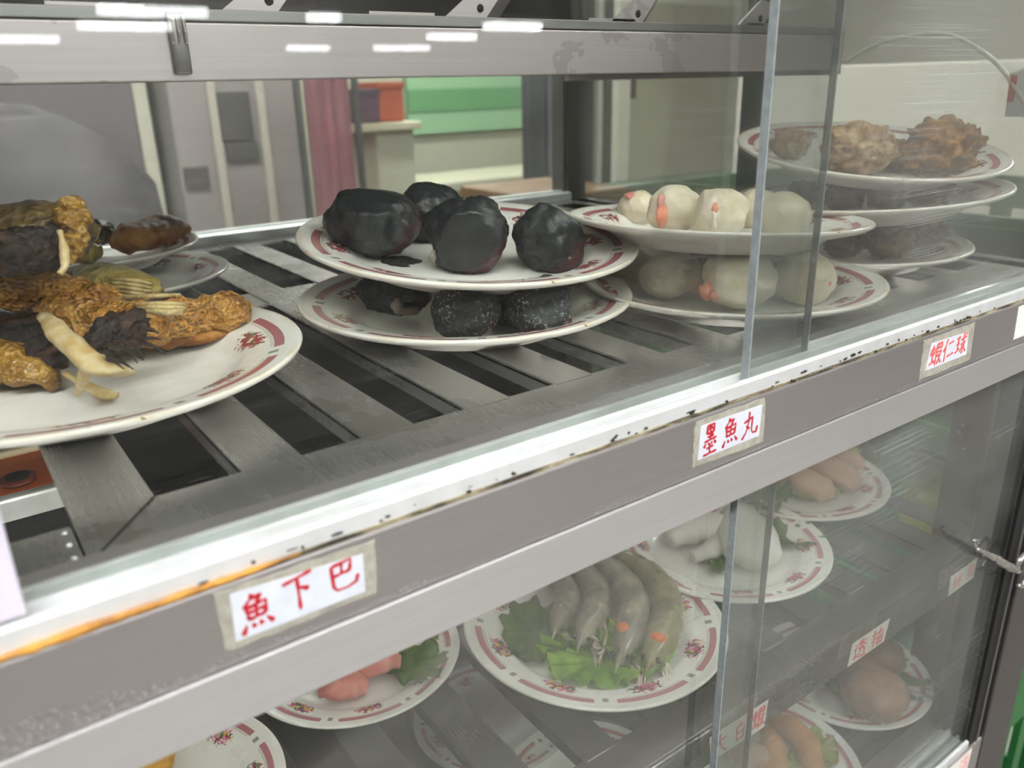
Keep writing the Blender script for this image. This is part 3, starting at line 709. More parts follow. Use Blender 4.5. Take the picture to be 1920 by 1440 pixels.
ball('shrimp_ball', 'white shrimp ball with a small orange spot at the right of the lower plate', 'shrimp ball', gl, P_wl, 1510, 520, 57, M_WB, 29, (1, 1, .85), .16, 0, [ob(.72, .15, (.003, .003, .004))])

# ---------------------------------------------------------------- fried brown pieces
def fried_mat(name, a, b, c, rough=.6):
    t = NT(name); f = t.noise(70, 6, .65); t.base(t.ramp(f, [(.28, a), (.5, b), (.72, c)])); t.set(Roughness=rough)
    t.bump(t.noise(160, 6, .7), .8, .003); return t.m
M_FRY = fried_mat('craggy_fried_crust', '2c1808', '7c5222', 'bd8a40')
M_FRYP = fried_mat('pale_fried_crust', '4a2f1e', '9a7a52', 'cfbb9a', .5)
def craggy(label, group, pl, px, py, rpx, m, seed, asp=(1.2, 1, .9), amp=.42):
    p, r = pl.rest(px, py, rpx * .92, .85)
    bm = blob(new(), p, (r * asp[0], r * asp[1], r * asp[2]), 5, amp * .72, 2.3, seed, 0, None, 6, .09, 8)
    o = obj('fried_piece', bm, m); origin_to(o, p - pl.n * r * .8); return tag(o, label, 'fried piece', group)
g = 'fried pieces on the top plate'
craggy('brownish fried piece at the left of the top plate, seen through both panes', g, P_fu, 1480, 270, 34, M_FRYP, 31)
craggy('pale fried lump at the front centre of the top plate', g, P_fu, 1612, 280, 62, M_FRYP, 32, (1.35, 1, .85), .34)
craggy('small yellowish fried piece beside the pale lump on the top plate', g, P_fu, 1680, 292, 34, M_FRY, 35, (1, 1, .9), .4)
craggy('deep brown craggy fried heap at the right of the top plate', g, P_fu, 1762, 278, 64, M_FRY, 33, (1.15, 1, .9), .5)
craggy('brown fried piece at the back right of the top plate, behind the craggy heap', g, P_fu, 1806, 268, 36, M_FRY, 34, (1, 1, .9), .5)
g = 'fried pieces on the middle plate'
craggy('small brown piece at the left of the middle plate', g, P_fm, 1505, 362, 28, M_FRY, 36)
craggy('brown piece at the front centre of the middle plate', g, P_fm, 1585, 362, 38, M_FRY, 37)
craggy('dark greyish piece right of centre on the middle plate', g, P_fm, 1665, 360, 40, M_FRYP, 38)
craggy('brown piece at the right of the middle plate', g, P_fm, 1745, 358, 38, M_FRY, 39)
g = 'fried pieces on the bottom plate'
craggy('yellow brown piece at the left of the bottom plate', g, P_fl, 1585, 452, 36, M_FRY, 41)
craggy('craggy golden piece at the front centre of the bottom plate', g, P_fl, 1670, 450, 42, M_FRY, 42, amp=.5)
craggy('small golden piece at the right of the bottom plate', g, P_fl, 1742, 440, 36, M_FRY, 43, amp=.5)

# ---------------------------------------------------------------- fried fish
def scale_mat(name, a, b, c, d, vs=300, dots=.85):
    t = NT(name); v = t.vor(vs, t.coord((1, 1, 1.25))); big = t.noise(60, 6, .65)
    col = t.ramp(big, [(.3, a), (.45, b), (.6, c), (.75, d)])
    dot = t.math('MULTIPLY', t.math('LESS_THAN', v.outputs['Distance'], .38), t.math('MULTIPLY_ADD', t.noise(40, 2), 5, -2.3, clamp=True))
    t.base(t.mix(t.math('MULTIPLY', dot, dots), col, '4a2c10')); t.set(Roughness=.36, Coat_Weight=.25)
    h = t.math('ADD', t.math('MULTIPLY', v.outputs['Distance'], .8), t.math('MULTIPLY', t.noise(120, 4), .9)); t.bump(h, 1.0, .003); return t.m
M_GOLD = scale_mat('golden_fish_skin', '6a4414', 'a9732a', 'c8964a', 'd9b36b')
M_GOLD2 = scale_mat('dull_gold_fish_skin', '4c320f', '8b6322', 'a98239', 'c29b58')
M_SKIN = scale_mat('dark_fish_skin', '241a10', '4a3d22', '6d5a33', '8a6a36', 150)
M_BURNT = fried_mat('burnt_fish_flesh', '0a0603', '22140a', '50341a', .35)
M_RUST = fried_mat('orange_fish_crust', '5a3212', '9a6024', 'c48e46', .45)
M_BONE = simple('pale_fish_bone', 'cfc19a', .38, 0, .5, 'a98a4c', 110, .3, 120, sss=.15)
M_FINRAY = simple('fin_ray_straw', 'd0bd8c', .5, 0, .4, 'a98f55', 300)
M_FIN = scale_mat('olive_fin', '6d5a22', '94803a', 'b09a52', 'c2ae66', 120, .2)
F = lambda px, py, h: P_fish.at(px, py, h)
gf = 'fried fish pieces on the heaped plate'
def fishthing(label, base): return thing('fried_fish_piece', label, 'fried fish', base, gf)
# a: long golden piece
t = fishthing('long golden scaly fish piece pointing right across the plate, with straw fin rays', F(280, 640, .002))
obj('body', sweep(new(), [F(52, 585, .030), F(110, 588, .030), F(180, 600, .026), F(260, 607, .023), F(335, 596, .021), F(400, 588, .020), F(440, 590, .019), F(464, 594, .018)],
    [.006, .016, .020, .021, .019, .018, .017, .008], [.004, .0105, .0135, .0130, .0115, .0128, .0128, .006], n=14, seg=48, rough=.0055, fr=75, seed=3), M_GOLD, t)
obj('belly_flap', sweep(new(), [F(270, 630, .012), F(330, 630, .011), F(395, 622, .010), F(448, 612, .009)], [.008, .012, .012, .006], [.004, .006, .006, .003], n=8, seg=20, rough=.003, fr=90, seed=9), M_RUST, t)
for i, (a, b, c, d) in enumerate([(231, 559, 338, 553), (252, 571, 346, 570), (259, 577, 347, 577), (262, 583, 342, 588), (300, 590, 344, 582)]):
    obj('fin_ray', sweep(new(), [F(a, b, .0365), F((a + c) / 2, (b + d) / 2 - 1, .0385), F(c, d, .0350)], [.0009, .0016, .0012], n=6, seg=8, rough=.0003, fr=200, seed=i), M_FINRAY, t)
# b: bumpy ridge behind it
t = fishthing('bumpy golden strip of fish skin along the left, under the dark chunk', F(60, 560, .02))
obj('skin_strip', sweep(new(), [F(-40, 560, .045), F(20, 548, .045), F(80, 540, .044), F(140, 545, .041), F(200, 558, .036), F(222, 566, .034)], [.010, .016, .015, .013, .010, .004], [.006, .0105, .009, .008, .006, .003], n=9, seg=30, rough=.005, fr=110, seed=5), M_GOLD, t)
# c: olive fin
t = fishthing('olive fin piece with dark rays behind the long golden piece', F(230, 560, .02))
obj('fin', sweep(new(), [F(150, 505, .034), F(200, 515, .034), F(250, 530, .031), F(290, 548, .027)], [.010, .018, .016, .008], [.0035, .007, .006, .003], n=8, seg=24, rough=.002, fr=90, seed=8), M_FIN, t)
for i in range(5):
    obj('fin_ray', sweep(new(), [F(205 + 4 * i, 524 + 7 * i, .0415 - .0016 * i), F(250 + i, 526 + 8 * i, .0410 - .0020 * i), F(286 - 2 * i, 533 + 7 * i, .0350 - .0014 * i)], [.0006, .0016, .0010], n=6, seg=8), M_FINRAY, t)
# d: dark chunk on top
pc = atd(52, 448, .452)
t = fishthing('thick dark brown fish chunk on top of the heap with a charred wet underside', pc - Vector((0, 0, .022)))
obj('chunk', blob(new(), pc, (.034, .026, .0205), 5, .16, 1.5, 61, 2, None, 5, .03, 7), M_SKIN, t)
obj('charred_side', blob(new(), atd(48, 472, .430), (.020, .012, .0130), 5, .22, 1.8, 62, 0, None, 5, .05, 6), M_BURNT, t)
obj('crust_flap', sweep(new(), [atd(112, 388, .447), atd(132, 400, .443), atd(137, 432, .440), atd(134, 470, .438), atd(128, 496, .436)], [.006, .009, .007, .007, .003], [.003, .0045, .004, .004, .002], n=10, seg=26, rough=.0075, fr=110, seed=6), M_GOLD2, t)
obj('bone', sweep(new(), [atd(112, 432, .424), atd(120, 465, .423), atd(122, 495, .422), atd(112, 514, .421)], [.0010, .0018, .0026, .0020], [.0010, .0016, .0020, .0015], n=8, seg=12, rough=.0008, fr=150), M_BONE, t)
# e: burnt middle piece with the pale bone
t = fishthing('charred fish collar with a broad pale jawbone at the front of the heap', F(190, 700, .002))
obj('charred_flesh', blob(new(), F(214, 634, .029), (.0185, .011, .0105), 5, .34, 1.9, 63, 0, Matrix.Rotation(-.5, 3, 'Y').to_euler(), 5, .10, 6), M_BURNT, t)
obj('jawbone', sweep(new(), [F(86, 594, .040), F(112, 626, .039), F(142, 654, .036), F(168, 676, .032), F(192, 690, .028), F(214, 700, .022)], [.0040, .0062, .0064, .0070, .0115, .0120], [.0025, .0042, .0045, .0042, .0042, .0020], n=9, seg=18, rough=.0012, fr=90, seed=4), M_BONE, t)
obj('jawbone', sweep(new(), [F(164, 680, .030), F(158, 704, .024), F(150, 724, .016), F(146, 736, .011)], [.0040, .0032, .0024, .0022], n=8, seg=14, rough=.0006, fr=120), M_BONE, t)
obj('jawbone', sweep(new(), [F(122, 700, .010), F(160, 722, .007), F(196, 738, .005), F(218, 742, .004)], [.0016, .0030, .0052, .0030], [.0014, .0020, .0024, .0015], n=8, seg=14, rough=.0008, fr=120), M_BONE, t)
rnd = random.Random(8); bm = new()
for i in range(26):
    a = F(235 + rnd.uniform(-40, 38), 640 + rnd.uniform(-40, 36), .030 + rnd.uniform(0, .008)); b = a + Vector((rnd.uniform(.003, .009), rnd.uniform(-.006, .002), rnd.uniform(-.008, .001)))
    sweep(bm, [a, (a + b) / 2 + Vector((0, 0, .001)), b], [.0012, .0009, .0003], n=4, seg=6)
obj('charred_threads', bm, M_BURNT, t)
bm = new()
for a, b in (((170, 612), (205, 620)), ((180, 600), (212, 612)), ((195, 596), (222, 606)), ((205, 650), (250, 655))):
    sweep(bm, [F(*a, .030), F(*b, .027)], [.0013, .0008], n=5, seg=6)
obj('fin_stubs', bm, M_FINRAY, t)
# f: lower left piece
t = fishthing('dark gold fish piece at the lower left under the heap', F(40, 720, .002))
obj('body', sweep(new(), [F(-60, 690, .014), F(0, 682, .015), F(55, 690, .013), F(96, 712, .009)], [.012, .017, .014, .005], [.008, .012, .010, .004], n=9, seg=26, rough=.004, fr=80, seed=12), M_GOLD2, t)
obj('charred_edge', blob(new(), F(88, 665, .018), (.013, .012, .011), 4, .4, 2, 65), M_BURNT, t)
t = fishthing('blackened fish piece in the shadow at the middle left of the heap', F(30, 650, .002))
obj('body', blob(new(), F(20, 628, .012), (.018, .010, .009), 5, .25, 1.7, 66, 0, None, 5, .08, 7), M_BURNT, t)  # dark lump put in for the shade of the hollow
t = fishthing('brown fish piece deep in the heap, carrying the dark chunk', F(60, 560, .002))
obj('body', blob(new(), P_fish.well + Vector((-.030, .048, .018)), (.036, .022, .019), 5, .2, 1.6, 67, 0, None, 5, .04, 7), M_BURNT, t)
# fish on the back plate
FB = lambda px, py, h: P_fishb.at(px, py, h)
t = thing('fried_fish_piece', 'orange brown fish piece with a dark ribbed tail on the back plate', 'fried fish', FB(260, 465, .002))
obj('body', sweep(new(), [FB(205, 456, .014), FB(240, 448, .016), FB(275, 440, .017), FB(312, 430, .018), FB(338, 430, .016), FB(348, 432, .014)], [.008, .018, .020, .019, .014, .006], [.006, .0125, .0130, .0135, .0100, .004], n=9, seg=28, rough=.004, fr=70, seed=15), M_RUST, t)
obj('tail', sweep(new(), [FB(138, 446, .018), FB(165, 440, .021), FB(195, 438, .020), FB(215, 446, .016)], [.010, .015, .014, .008], [.012, .0145, .011, .006], n=8, seg=22, rough=.003, fr=80, seed=16), M_SKIN, t)
for i in range(4):
    obj('fin_ray', sweep(new(), [FB(146 + 3 * i, 428 + 9 * i, .026 - .004 * i), FB(175 + 3 * i, 424 + 9 * i, .029 - .004 * i), FB(205, 424 + 8 * i, .027 - .004 * i)], [.001, .0020, .0012], n=5, seg=8), M_FIN, t)
t = thing('fried_fish_piece', 'olive scrap of fish tail hanging behind the dark chunk', 'fried fish', FB(160, 480, .002))
obj('scrap', sweep(new(), [FB(130, 478, .010), FB(160, 472, .011), FB(188, 470, .010)], [.006, .012, .006], [.005, .010, .005], n=8, seg=18, rough=.003, fr=90, seed=17), M_FIN, t)

# ---------------------------------------------------------------- lower compartment: lettuce, shrimps, squid, cuts
def leaf_mat(name, a, b):
    t = NT(name); t.base(t.ramp(t.noise(45, 5), [(.3, a), (.7, b)])); t.set(Roughness=.4, Subsurface_Weight=.1); t.p.inputs['Subsurface Scale'].default_value = .004
    t.bump(t.noise(160, 4), .35, .0015); return t.m
M_LET = leaf_mat('lettuce_green', '5f9a22', 'b6dc58'); M_LET2 = leaf_mat('dark_lettuce', '3f6224', '7a9c3c'); M_YEL = leaf_mat('yellow_green_leaf', '9aa844', 'd0cf7c')
def leaf(name, label, group, c, rx, ry, rz, amp, waves, m, seed, lift=.004, cat='lettuce leaf', parent=None):
    rnd = random.Random(seed); bm = new(); nr, na = 10, 120; rings = []
    ph = [rnd.uniform(0, 6) for _ in range(4)]
    for i in range(nr + 1):
        u = i / nr; ring = []
        for k in range(na):
            a = 2 * PI * k / na
            rr = u * (1 + .10 * math.sin(3 * a + ph[0]) + .05 * math.sin(7 * a + ph[1]) + .05 * u * math.sin(waves * a + ph[2]))
            z = lift * u + amp * u ** 3 * (math.sin(waves * a + ph[2]) + .5 * math.sin(waves * 1.7 * a + ph[3])) + .002 * noise.noise(Vector((rr * 3 * math.cos(a), rr * 3 * math.sin(a), seed)))
            x, y = rx * rr * math.cos(a), ry * rr * math.sin(a)
            ring.append(bm.verts.new(Vector((x * math.cos(rz) - y * math.sin(rz), x * math.sin(rz) + y * math.cos(rz), max(z, -.003))) + Vector(c)))
            if i == 0: break
        rings.append(ring)
    for k in range(na): bm.faces.new((rings[0][0], rings[1][k], rings[1][(k + 1) % na]))
    for i in range(1, nr):
        for k in range(na): bm.faces.new((rings[i][k], rings[i + 1][k], rings[i + 1][(k + 1) % na], rings[i][(k + 1) % na]))
    bmesh.ops.solidify(bm, geom=bm.faces[:], thickness=.0007)
    o = obj(name, bm, m)
    origin_to(o, c); return tag(o, label, cat, group)
S = P_sh.at
c = S(1130, 1235, .004); leaf('lettuce_leaf', 'bright green ruffled lettuce leaf spread under the shrimps', 'lettuce under the shrimps', c, .048, .033, -.75, .0062, 17, M_LET, 1)
c = S(1010, 1185, .005); leaf('lettuce_leaf', 'hazy green lettuce leaf at the left of the shrimp plate', 'lettuce under the shrimps', c, .036, .030, .9, .0030, 11, M_LET2, 2)
c = S(1195, 1205, .009); leaf('lettuce_leaf', 'small curled lettuce leaf under the two front shrimp heads', 'lettuce under the shrimps', c, .030, .026, .3, .0055, 12, M_LET, 3)

def shrimp_mat(name, a, b):
    t = NT(name); t.base(t.ramp(t.noise(60, 4), [(.3, a), (.7, b)])); t.set(Roughness=.3, Coat_Weight=.3, Subsurface_Weight=.15); t.p.inputs['Subsurface Scale'].default_value = .004
    t.bump(t.noise(200, 3), .2, .001); return t.m
M_SHR = shrimp_mat('grey_shrimp_shell', '6b6558', 'a39a86'); M_SHR2 = shrimp_mat('olive_shrimp_shell', '5e5a40', '948a64')
M_ROE = simple('orange_roe', 'e07a36', .35, 0, .5, 'd05f22', 150); M_LEG = simple('pale_shrimp_leg', 'cfc6b4', .4, 0, .5, 'a89a84', 100); M_EYE = simple('black_eye', '0b0b0b', .15)
def shrimp(label, path, rpx, m, seed, h=.014, roe=None, legs=True):
    pts = [S(x, y, h + dh) for x, y, dh in path]; n = len(pts)
    dep = (pts[n // 2] - EYE).dot(F_); r = rpx / FPX * dep
    t = thing('shrimp', label, 'shrimp', pts[n // 2] - Vector((0, 0, r)), 'shrimps on the lettuce')
    prof = [.35, .75, .95, 1.0, .98, .9, .6, .22]
    rs = [r * prof[int(i * (len(prof) - 1) / (n - 1))] for i in range(n)]
    # body with stepped shell segments
    bm = new(); C = catmull(pts, 12); m_ = len(C) - 1; rings = []
    for i, p in enumerate(C):
        u = i / m_; k = u * (len(prof) - 1); j = min(int(k), len(prof) - 2); rr = r * (prof[j] * (1 - (k - j)) + prof[j + 1] * (k - j))
        if u < .62: rr *= 1.0 - .13 * ((u * 9) % 1.0)
        tt = (C[min(i + 1, m_)] - C[max(i - 1, 0)]).normalized(); s = tt.cross(Vector((0, 0, 1))).normalized(); up_ = s.cross(tt)
        rings.append([bm.verts.new(p + s * rr * math.cos(2 * PI * q / 20) + up_ * rr * 1.08 * math.sin(2 * PI * q / 20)) for q in range(20)])
    for i in range(m_):
        for q in range(20): bm.faces.new((rings[i][q], rings[i][(q + 1) % 20], rings[i + 1][(q + 1) % 20], rings[i + 1][q]))
    for rg, p in ((rings[0], C[0]), (rings[-1], C[-1])):
        v = bm.verts.new(p)
        for q in range(20): bm.faces.new((rg[q], rg[(q + 1) % 20], v))
    obj('body', bm, m, t)
    hd = (pts[-1] - pts[-2]).normalized(); sd = hd.cross(Vector((0, 0, 1))).normalized()
    if roe: obj('roe_spot', blob(new(), S(roe[0], roe[1], h + r * .55), (r * .42, r * .48, r * .30), 3, .15, 2, seed), M_ROE, t)
    for sgn in (-1, 1):
        e = pts[-1] - hd * r * .35 + sd * sgn * r * .45 + Vector((0, 0, r * .25)); obj('eye', blob(new(), e, r * .15, 2, 0), M_EYE, t)
    obj('rostrum', sweep(new(), [pts[-1] - hd * r * .8 + Vector((0, 0, r * .4)), pts[-1] + Vector((0, 0, r * .3)), pts[-1] + hd * r * .9 + Vector((0, 0, r * .15))], [r * .22, r * .16, r * .03], n=6, seg=8), m, t)
    rnd = random.Random(seed)
    for i in range(5 if legs else 2):
        a = pts[-2].lerp(pts[-1], rnd.uniform(-.4, .9)) - sd * r * .7 - Vector((0, 0, r * .3))
        b = a - sd * rnd.uniform(.3, .9) * r + hd * rnd.uniform(.3, 1.2) * r; c_ = b + hd * rnd.uniform(.6, 1.3) * r + Vector((0, 0, -r * .2))
        obj('leg', sweep(new(), [a, b, c_], [.0010, .0009, .0004], n=5, seg=6), M_LEG, t)
    return t
shrimp('rightmost olive shrimp with an orange spot behind its head', [(1130, 1030, -.002), (1195, 1062, .002), (1240, 1105, .004), (1252, 1150, .003), (1240, 1195, 0), (1225, 1230, -.003), (1216, 1252, -.006)], 32, M_SHR2, 1, .017, (1234, 1196))
shrimp('grey shrimp second from the right with a round orange spot', [(1085, 1040, -.002), (1135, 1062, .002), (1175, 1100, .004), (1190, 1140, .004), (1182, 1180, 0), (1170, 1215, -.003), (1160, 1245, -.006)], 30, M_SHR, 2, .018, (1170, 1178))
shrimp('grey shrimp in the middle with pale legs stretched over the lettuce', [(1040, 1045, -.002), (1085, 1065, .002), (1115, 1100, .003), (1120, 1135, .002), (1108, 1165, 0), (1096, 1190, -.003), (1088, 1210, -.006)], 27, M_SHR, 3, .017)
shrimp('pinkish grey shrimp at the left of the row with a dull orange spot', [(1000, 1060, -.003), (1035, 1075, .001), (1062, 1105, .002), (1062, 1135, .001), (1052, 1160, -.001), (1044, 1178, -.004), (1040, 1190, -.006)], 24, M_SHR, 4, .016, (1054, 1130))
t = thing('shrimp', 'pale shrimp feelers and claws lying on the lettuce in front of the middle shrimp', 'shrimp', S(1120, 1200, .008), 'shrimps on the lettuce')
for i, p in enumerate([[(1132, 1165), (1137, 1190), (1130, 1220), (1122, 1243)], [(1097, 1190), (1112, 1195), (1124, 1203)], [(1112, 1212), (1122, 1216), (1131, 1208)], [(1120, 1225), (1128, 1224), (1136, 1214)], [(1112, 1150), (1128, 1160), (1130, 1180)]]):
    obj('feeler', sweep(new(), [S(x, y, .016 - .001 * k) for k, (x, y) in enumerate(p)], [.0012] * (len(p) - 1) + [.0005], n=6, seg=7), M_LEG, t)

# squid plate
Q = P_wh.at
M_SQ = simple('raw_squid', 'd8d4ca', .32, 0, .5, 'e6e3dc', 30, .2, 60, sss=.25)
def slug(name, label, cat, group, pl, path, rx, rz_, m, seed, rough=.001, power=1):
    pts = [pl.at(x, y, h) for x, y, h in path]
    o = obj(name, sweep(new(), pts, rx, rz_, n=9, seg=26, rough=rough, fr=60, seed=seed), m)
    b = sum(pts, Vector()) / len(pts); origin_to(o, b - pl.n * rz_[len(rz_) // 2]); return tag(o, label, cat, group)
slug('squid_piece', 'large white squid piece with a rounded end beside the pane edge', 'squid piece', 'squid pieces', P_wh, [(1385, 965, .018), (1400, 1000, .019), (1410, 1035, .016), (1412, 1060, .012)], [.018, .026, .026, .012], [.012, .016, .014, .006], M_SQ, 1)
slug('squid_piece', 'white squid piece at the left of the pile, just under the rail', 'squid piece', 'squid pieces', P_wh, [(1255, 1010, .012), (1300, 990, .016), (1345, 990, .016), (1370, 1005, .013)], [.010, .018, .018, .008], [.008, .013, .012, .006], M_SQ, 2)
slug('squid_piece', 'thin white squid strip curled in front of the left piece', 'squid piece', 'squid pieces', P_wh, [(1300, 1045, .008), (1335, 1030, .011), (1355, 1010, .014), (1375, 985, .018)], [.006, .010, .010, .006], [.005, .007, .007, .005], M_SQ, 3)
c = Q(1478, 1010, .005); leaf('lettuce_leaf', 'green shredded leaf at the right of the squid pile', 'greens around the squid', c, .020, .034, .7, .004, 9, M_LET2, 11, .006)
c = Q(1352, 1063, .004); leaf('lettuce_leaf', 'small dark green leaf tip in front of the squid pile', 'greens around the squid', c, .014, .010, .2, .002, 7, M_LET2, 12)
c = Q(1440, 945, .010); leaf('lettuce_leaf', 'pale green leaf behind the squid pile', 'greens around the squid', c, .030, .020, .2, .005, 8, M_LET2, 13, .012)
# peach cuts
K = P_pk.at
M_PEACH = simple('peach_cooked_flesh', 'c69a7c', .38, 0, .5, 'd8b298', 40, .15, 80, sss=.2)
slug('peach_cut', 'smooth peach coloured cut lying nearest on the back right plate', 'seafood cut', 'peach coloured cuts', P_pk, [(1470, 895, .012), (1510, 905, .014), (1545, 918, .013), (1562, 926, .010)], [.010, .018, .017, .007], [.009, .012, .011, .005], M_PEACH, 1)
slug('peach_cut', 'smooth peach coloured cut at the right of the back right plate', 'seafood cut', 'peach coloured cuts', P_pk, [(1525, 872, .012), (1560, 882, .015), (1590, 897, .014), (1612, 905, .010)], [.010, .018, .018, .008], [.009, .012, .012, .006], M_PEACH, 2)
slug('peach_cut', 'peach coloured cut at the back of the back right plate, under the rail', 'seafood cut', 'peach coloured cuts', P_pk, [(1545, 852, .012), (1575, 858, .014), (1600, 868, .013), (1615, 880, .010)], [.008, .014, .014, .007], [.008, .010, .010, .005], M_PEACH, 3)
c = K(1528, 928, .004); leaf('lettuce_leaf', 'yellow green leaf under the peach coloured cuts', 'greens under the peach cuts', c, .026, .016, -.5, .003, 9, M_YEL, 14)
c = K(1590, 850, .008); leaf('lettuce_leaf', 'yellow green leaf tip behind the peach coloured cuts', 'greens under the peach cuts', c, .018, .012, .4, .003, 7, M_YEL, 15)
# pink meat
V = P_lf.at
M_MEAT = simple('pink_meat', 'b8675e', .4, 0, .5, 'd69a8c', 40, .3, 80, sss=.15)
slug('meat_slice', 'pink red meat slice nearest the rail on the hazy left plate', 'meat slice', 'pink meat slices', P_lf, [(640, 1250, .012), (680, 1240, .015), (720, 1235, .014), (750, 1240, .010)], [.008, .014, .013, .006], [.006, .010, .009, .004], M_MEAT, 1, .003)
slug('meat_slice', 'paler pink meat slice at the left front of the hazy left plate', 'meat slice', 'pink meat slices', P_lf, [(600, 1295, .008), (630, 1285, .011), (665, 1280, .010), (690, 1285, .007)], [.008, .013, .012, .006], [.005, .008, .008, .004], M_MEAT, 2, .003)
c = V(770, 1250, .005); leaf('lettuce_leaf', 'dull green leaf at the right of the pink meat', 'greens on the hazy plate', c, .022, .028, .5, .003, 8, M_LET2, 16, .006)
# mushrooms
M_MUSH = simple('brown_mushroom_skin', '86654e', .5, 0, .4, 'a5836a', 50, .3, 120)
H = P_br.at
for (x, y, rp, asp, lab) in [(1640, 1300, 58, (1.05, 1, .78), 'large brown mushroom cap at the front of the bottom right plate'), (1612, 1262, 44, (1.1, 1, .8), 'darker mushroom cap behind the large one'), (1652, 1228, 40, (1.1, 1, .8), 'olive brown mushroom cap under the two character sign')]:
    ball('mushroom_cap', lab, 'mushroom', 'mushrooms on the bottom right plate', P_br, x, y, rp, M_MUSH, x % 97, asp, .14, 0)
c = H(1690, 1290, .005); leaf('lettuce_leaf', 'green leaf along the right of the mushrooms', 'greens beside the mushrooms', c, .018, .036, .2, .003, 9, M_LET2, 17, .007)
t = thing('green_strands', 'tangle of thin dark green strands at the left of the mushrooms', 'greens', H(1555, 1285, .004))
rnd = random.Random(4)
for i in range(14):
    x, y = 1545 + rnd.uniform(-18, 28), 1290 + rnd.uniform(-20, 14)
    obj('strand', sweep(new(), [H(x, y, .004), H(x + 14, y - 8 + rnd.uniform(-8, 8), .011), H(x + 34, y + rnd.uniform(-10, 12), .005)], [.0010, .0012, .0007], n=6, seg=6), M_LET2, t)
# orange brown pieces
M_OB = simple('orange_brown_flesh', 'a8723f', .4, 0, .5, 'c4935e', 40, .25, 90, sss=.1)
slug('tentacle_piece', 'long curved orange brown piece on the right of the bottom plate', 'seafood piece', 'orange brown pieces', P_b2, [(1448, 1352, .016), (1485, 1368, .018), (1512, 1400, .016), (1525, 1445, .011)], [.009, .0125, .0125, .009], [.008, .011, .011, .008], M_OB, 1)
slug('tentacle_piece', 'upright orange brown piece in the middle of the bottom plate', 'seafood piece', 'orange brown pieces', P_b2, [(1438, 1372, .018), (1448, 1405, .016), (1450, 1440, .012), (1446, 1475, .009)], [.008, .0125, .0125, .009], [.008, .011, .010, .008], M_OB, 2)
M_OBG = simple('greyish_brown_flesh', '9a8474', .45, 0, .5, 'b09a88', 40, .25, 90)
slug('tentacle_piece', 'greyish brown lump at the left of the bottom plate behind the pane edge', 'seafood piece', 'orange brown pieces', P_b2, [(1370, 1420, .014), (1395, 1415, .016), (1420, 1425, .014), (1430, 1440, .010)], [.010, .016, .016, .009], [.009, .012, .012, .008], M_OBG, 3)
c = P_b2.at(1528, 1405, .006); leaf('lettuce_leaf', 'yellow green leaf to the right of the orange brown pieces', 'greens on the bottom plate', c, .018, .026, -.3, .003, 8, M_YEL, 18, .006)
c = P_b2.at(1475, 1435, .006); leaf('lettuce_leaf', 'pale leaf between the orange brown pieces', 'greens on the bottom plate', c, .016, .014, -.3, .003, 8, M_YEL, 19, .004)
# yellow piece, orange block
o = slug('yellow_piece', 'bright yellow grainy piece at the bottom left edge of the view', 'food piece', None, P_yl, [(225, 1440, .012), (262, 1428, .014), (300, 1425, .013), (318, 1428, .010)], [.012, .020, .020, .012], [.008, .012, .012, .008], simple('yellow_grain', 'd7a02c', .5, 0, .5, 'a8761a', 120, .5, 200), 5, .003)
HC = atz(35, 903, -.055)
t = thing('orange_block', 'orange plastic box with a round black hole, seen through the gap at the left', 'plastic box', (-.008, .60, -.25))
M_ORB = simple('orange_plastic', 'f07a38', .4, 0, .5, 'e06a30', 12)
obj('body', B(-.055, .040, .5085, .70, -.066, -.055, bev=.003), M_ORB, t, False)
obj('dark_base', B(-.050, .036, .512, .695, -.25, -.066), M_BLACK, t, False)
obj('cream_lid', B(-.054, .039, .566, .699, -.0551, -.050, bev=.002), simple('cream_box_lid', 'e9d9b0', .5), t, False)
obj('white_rim', B(-.058, .043, .500, .5085, -.068, -.0535, bev=.002), M_ALU, t, False)
bm = new(); r = bmesh.ops.create_cone(bm, cap_ends=True, segments=28, radius1=.0095, radius2=.0095, depth=.004); bmesh.ops.translate(bm, verts=r['verts'], vec=HC + Vector((0, 0, .0010))); obj('hole_rim', bm, simple('dark_orange_rim', '6a2c14', .5), t)
bm = new(); r = bmesh.ops.create_cone(bm, cap_ends=True, segments=28, radius1=.0065, radius2=.0065, depth=.005); bmesh.ops.translate(bm, verts=r['verts'], vec=HC + Vector((0, 0, .0017))); obj('hole', bm, M_BLACK, t)

# ---------------------------------------------------------------- odds and ends on the cabinet
M_FOIL = simple('crumpled_silver', 'd5d3cf', .22, .85, .5, 'a9a6a0', 150, .6, 260)
t = thing('twisted_wire', 'bright twisted silver wire tied around the dark post at the tray height', 'wire', (.735, .247, -.27))
a = [aty(1830, 1028, .2475), aty(1845, 1036, .246), aty(1862, 1044, .2445), aty(1878, 1055, .2440), aty(1895, 1064, .2435), aty(1912, 1072, .2435)]
obj('strand', sweep(new(), a, [.0016, .0022, .0030, .0038, .0036, .0024], n=8, seg=12, rough=.0015, fr=260, seed=2), M_FOIL, t)
obj('loop', sweep(new(), [aty(1905, 1072, .2435), aty(1912, 1050, .2430), aty(1926, 1040, .243), aty(1932, 1062, .243), aty(1918, 1095, .243), aty(1908, 1098, .243)], [.0022, .0026, .0024, .0024, .0026, .0016], n=8, seg=10, rough=.001, fr=260, seed=3), M_FOIL, t)
obj('loop', sweep(new(), [aty(1836, 1032, .2475), aty(1829, 1024, .2472), aty(1826, 1014, .2470), aty(1834, 1012, .247)], [.0012, .0014, .0012, .0008], n=6, seg=8), M_FOIL, t)
t = thing('plastic_strip', 'crumpled pale plastic strip hanging inside the right end glass', 'plastic strip', (.776, .40, -.06))
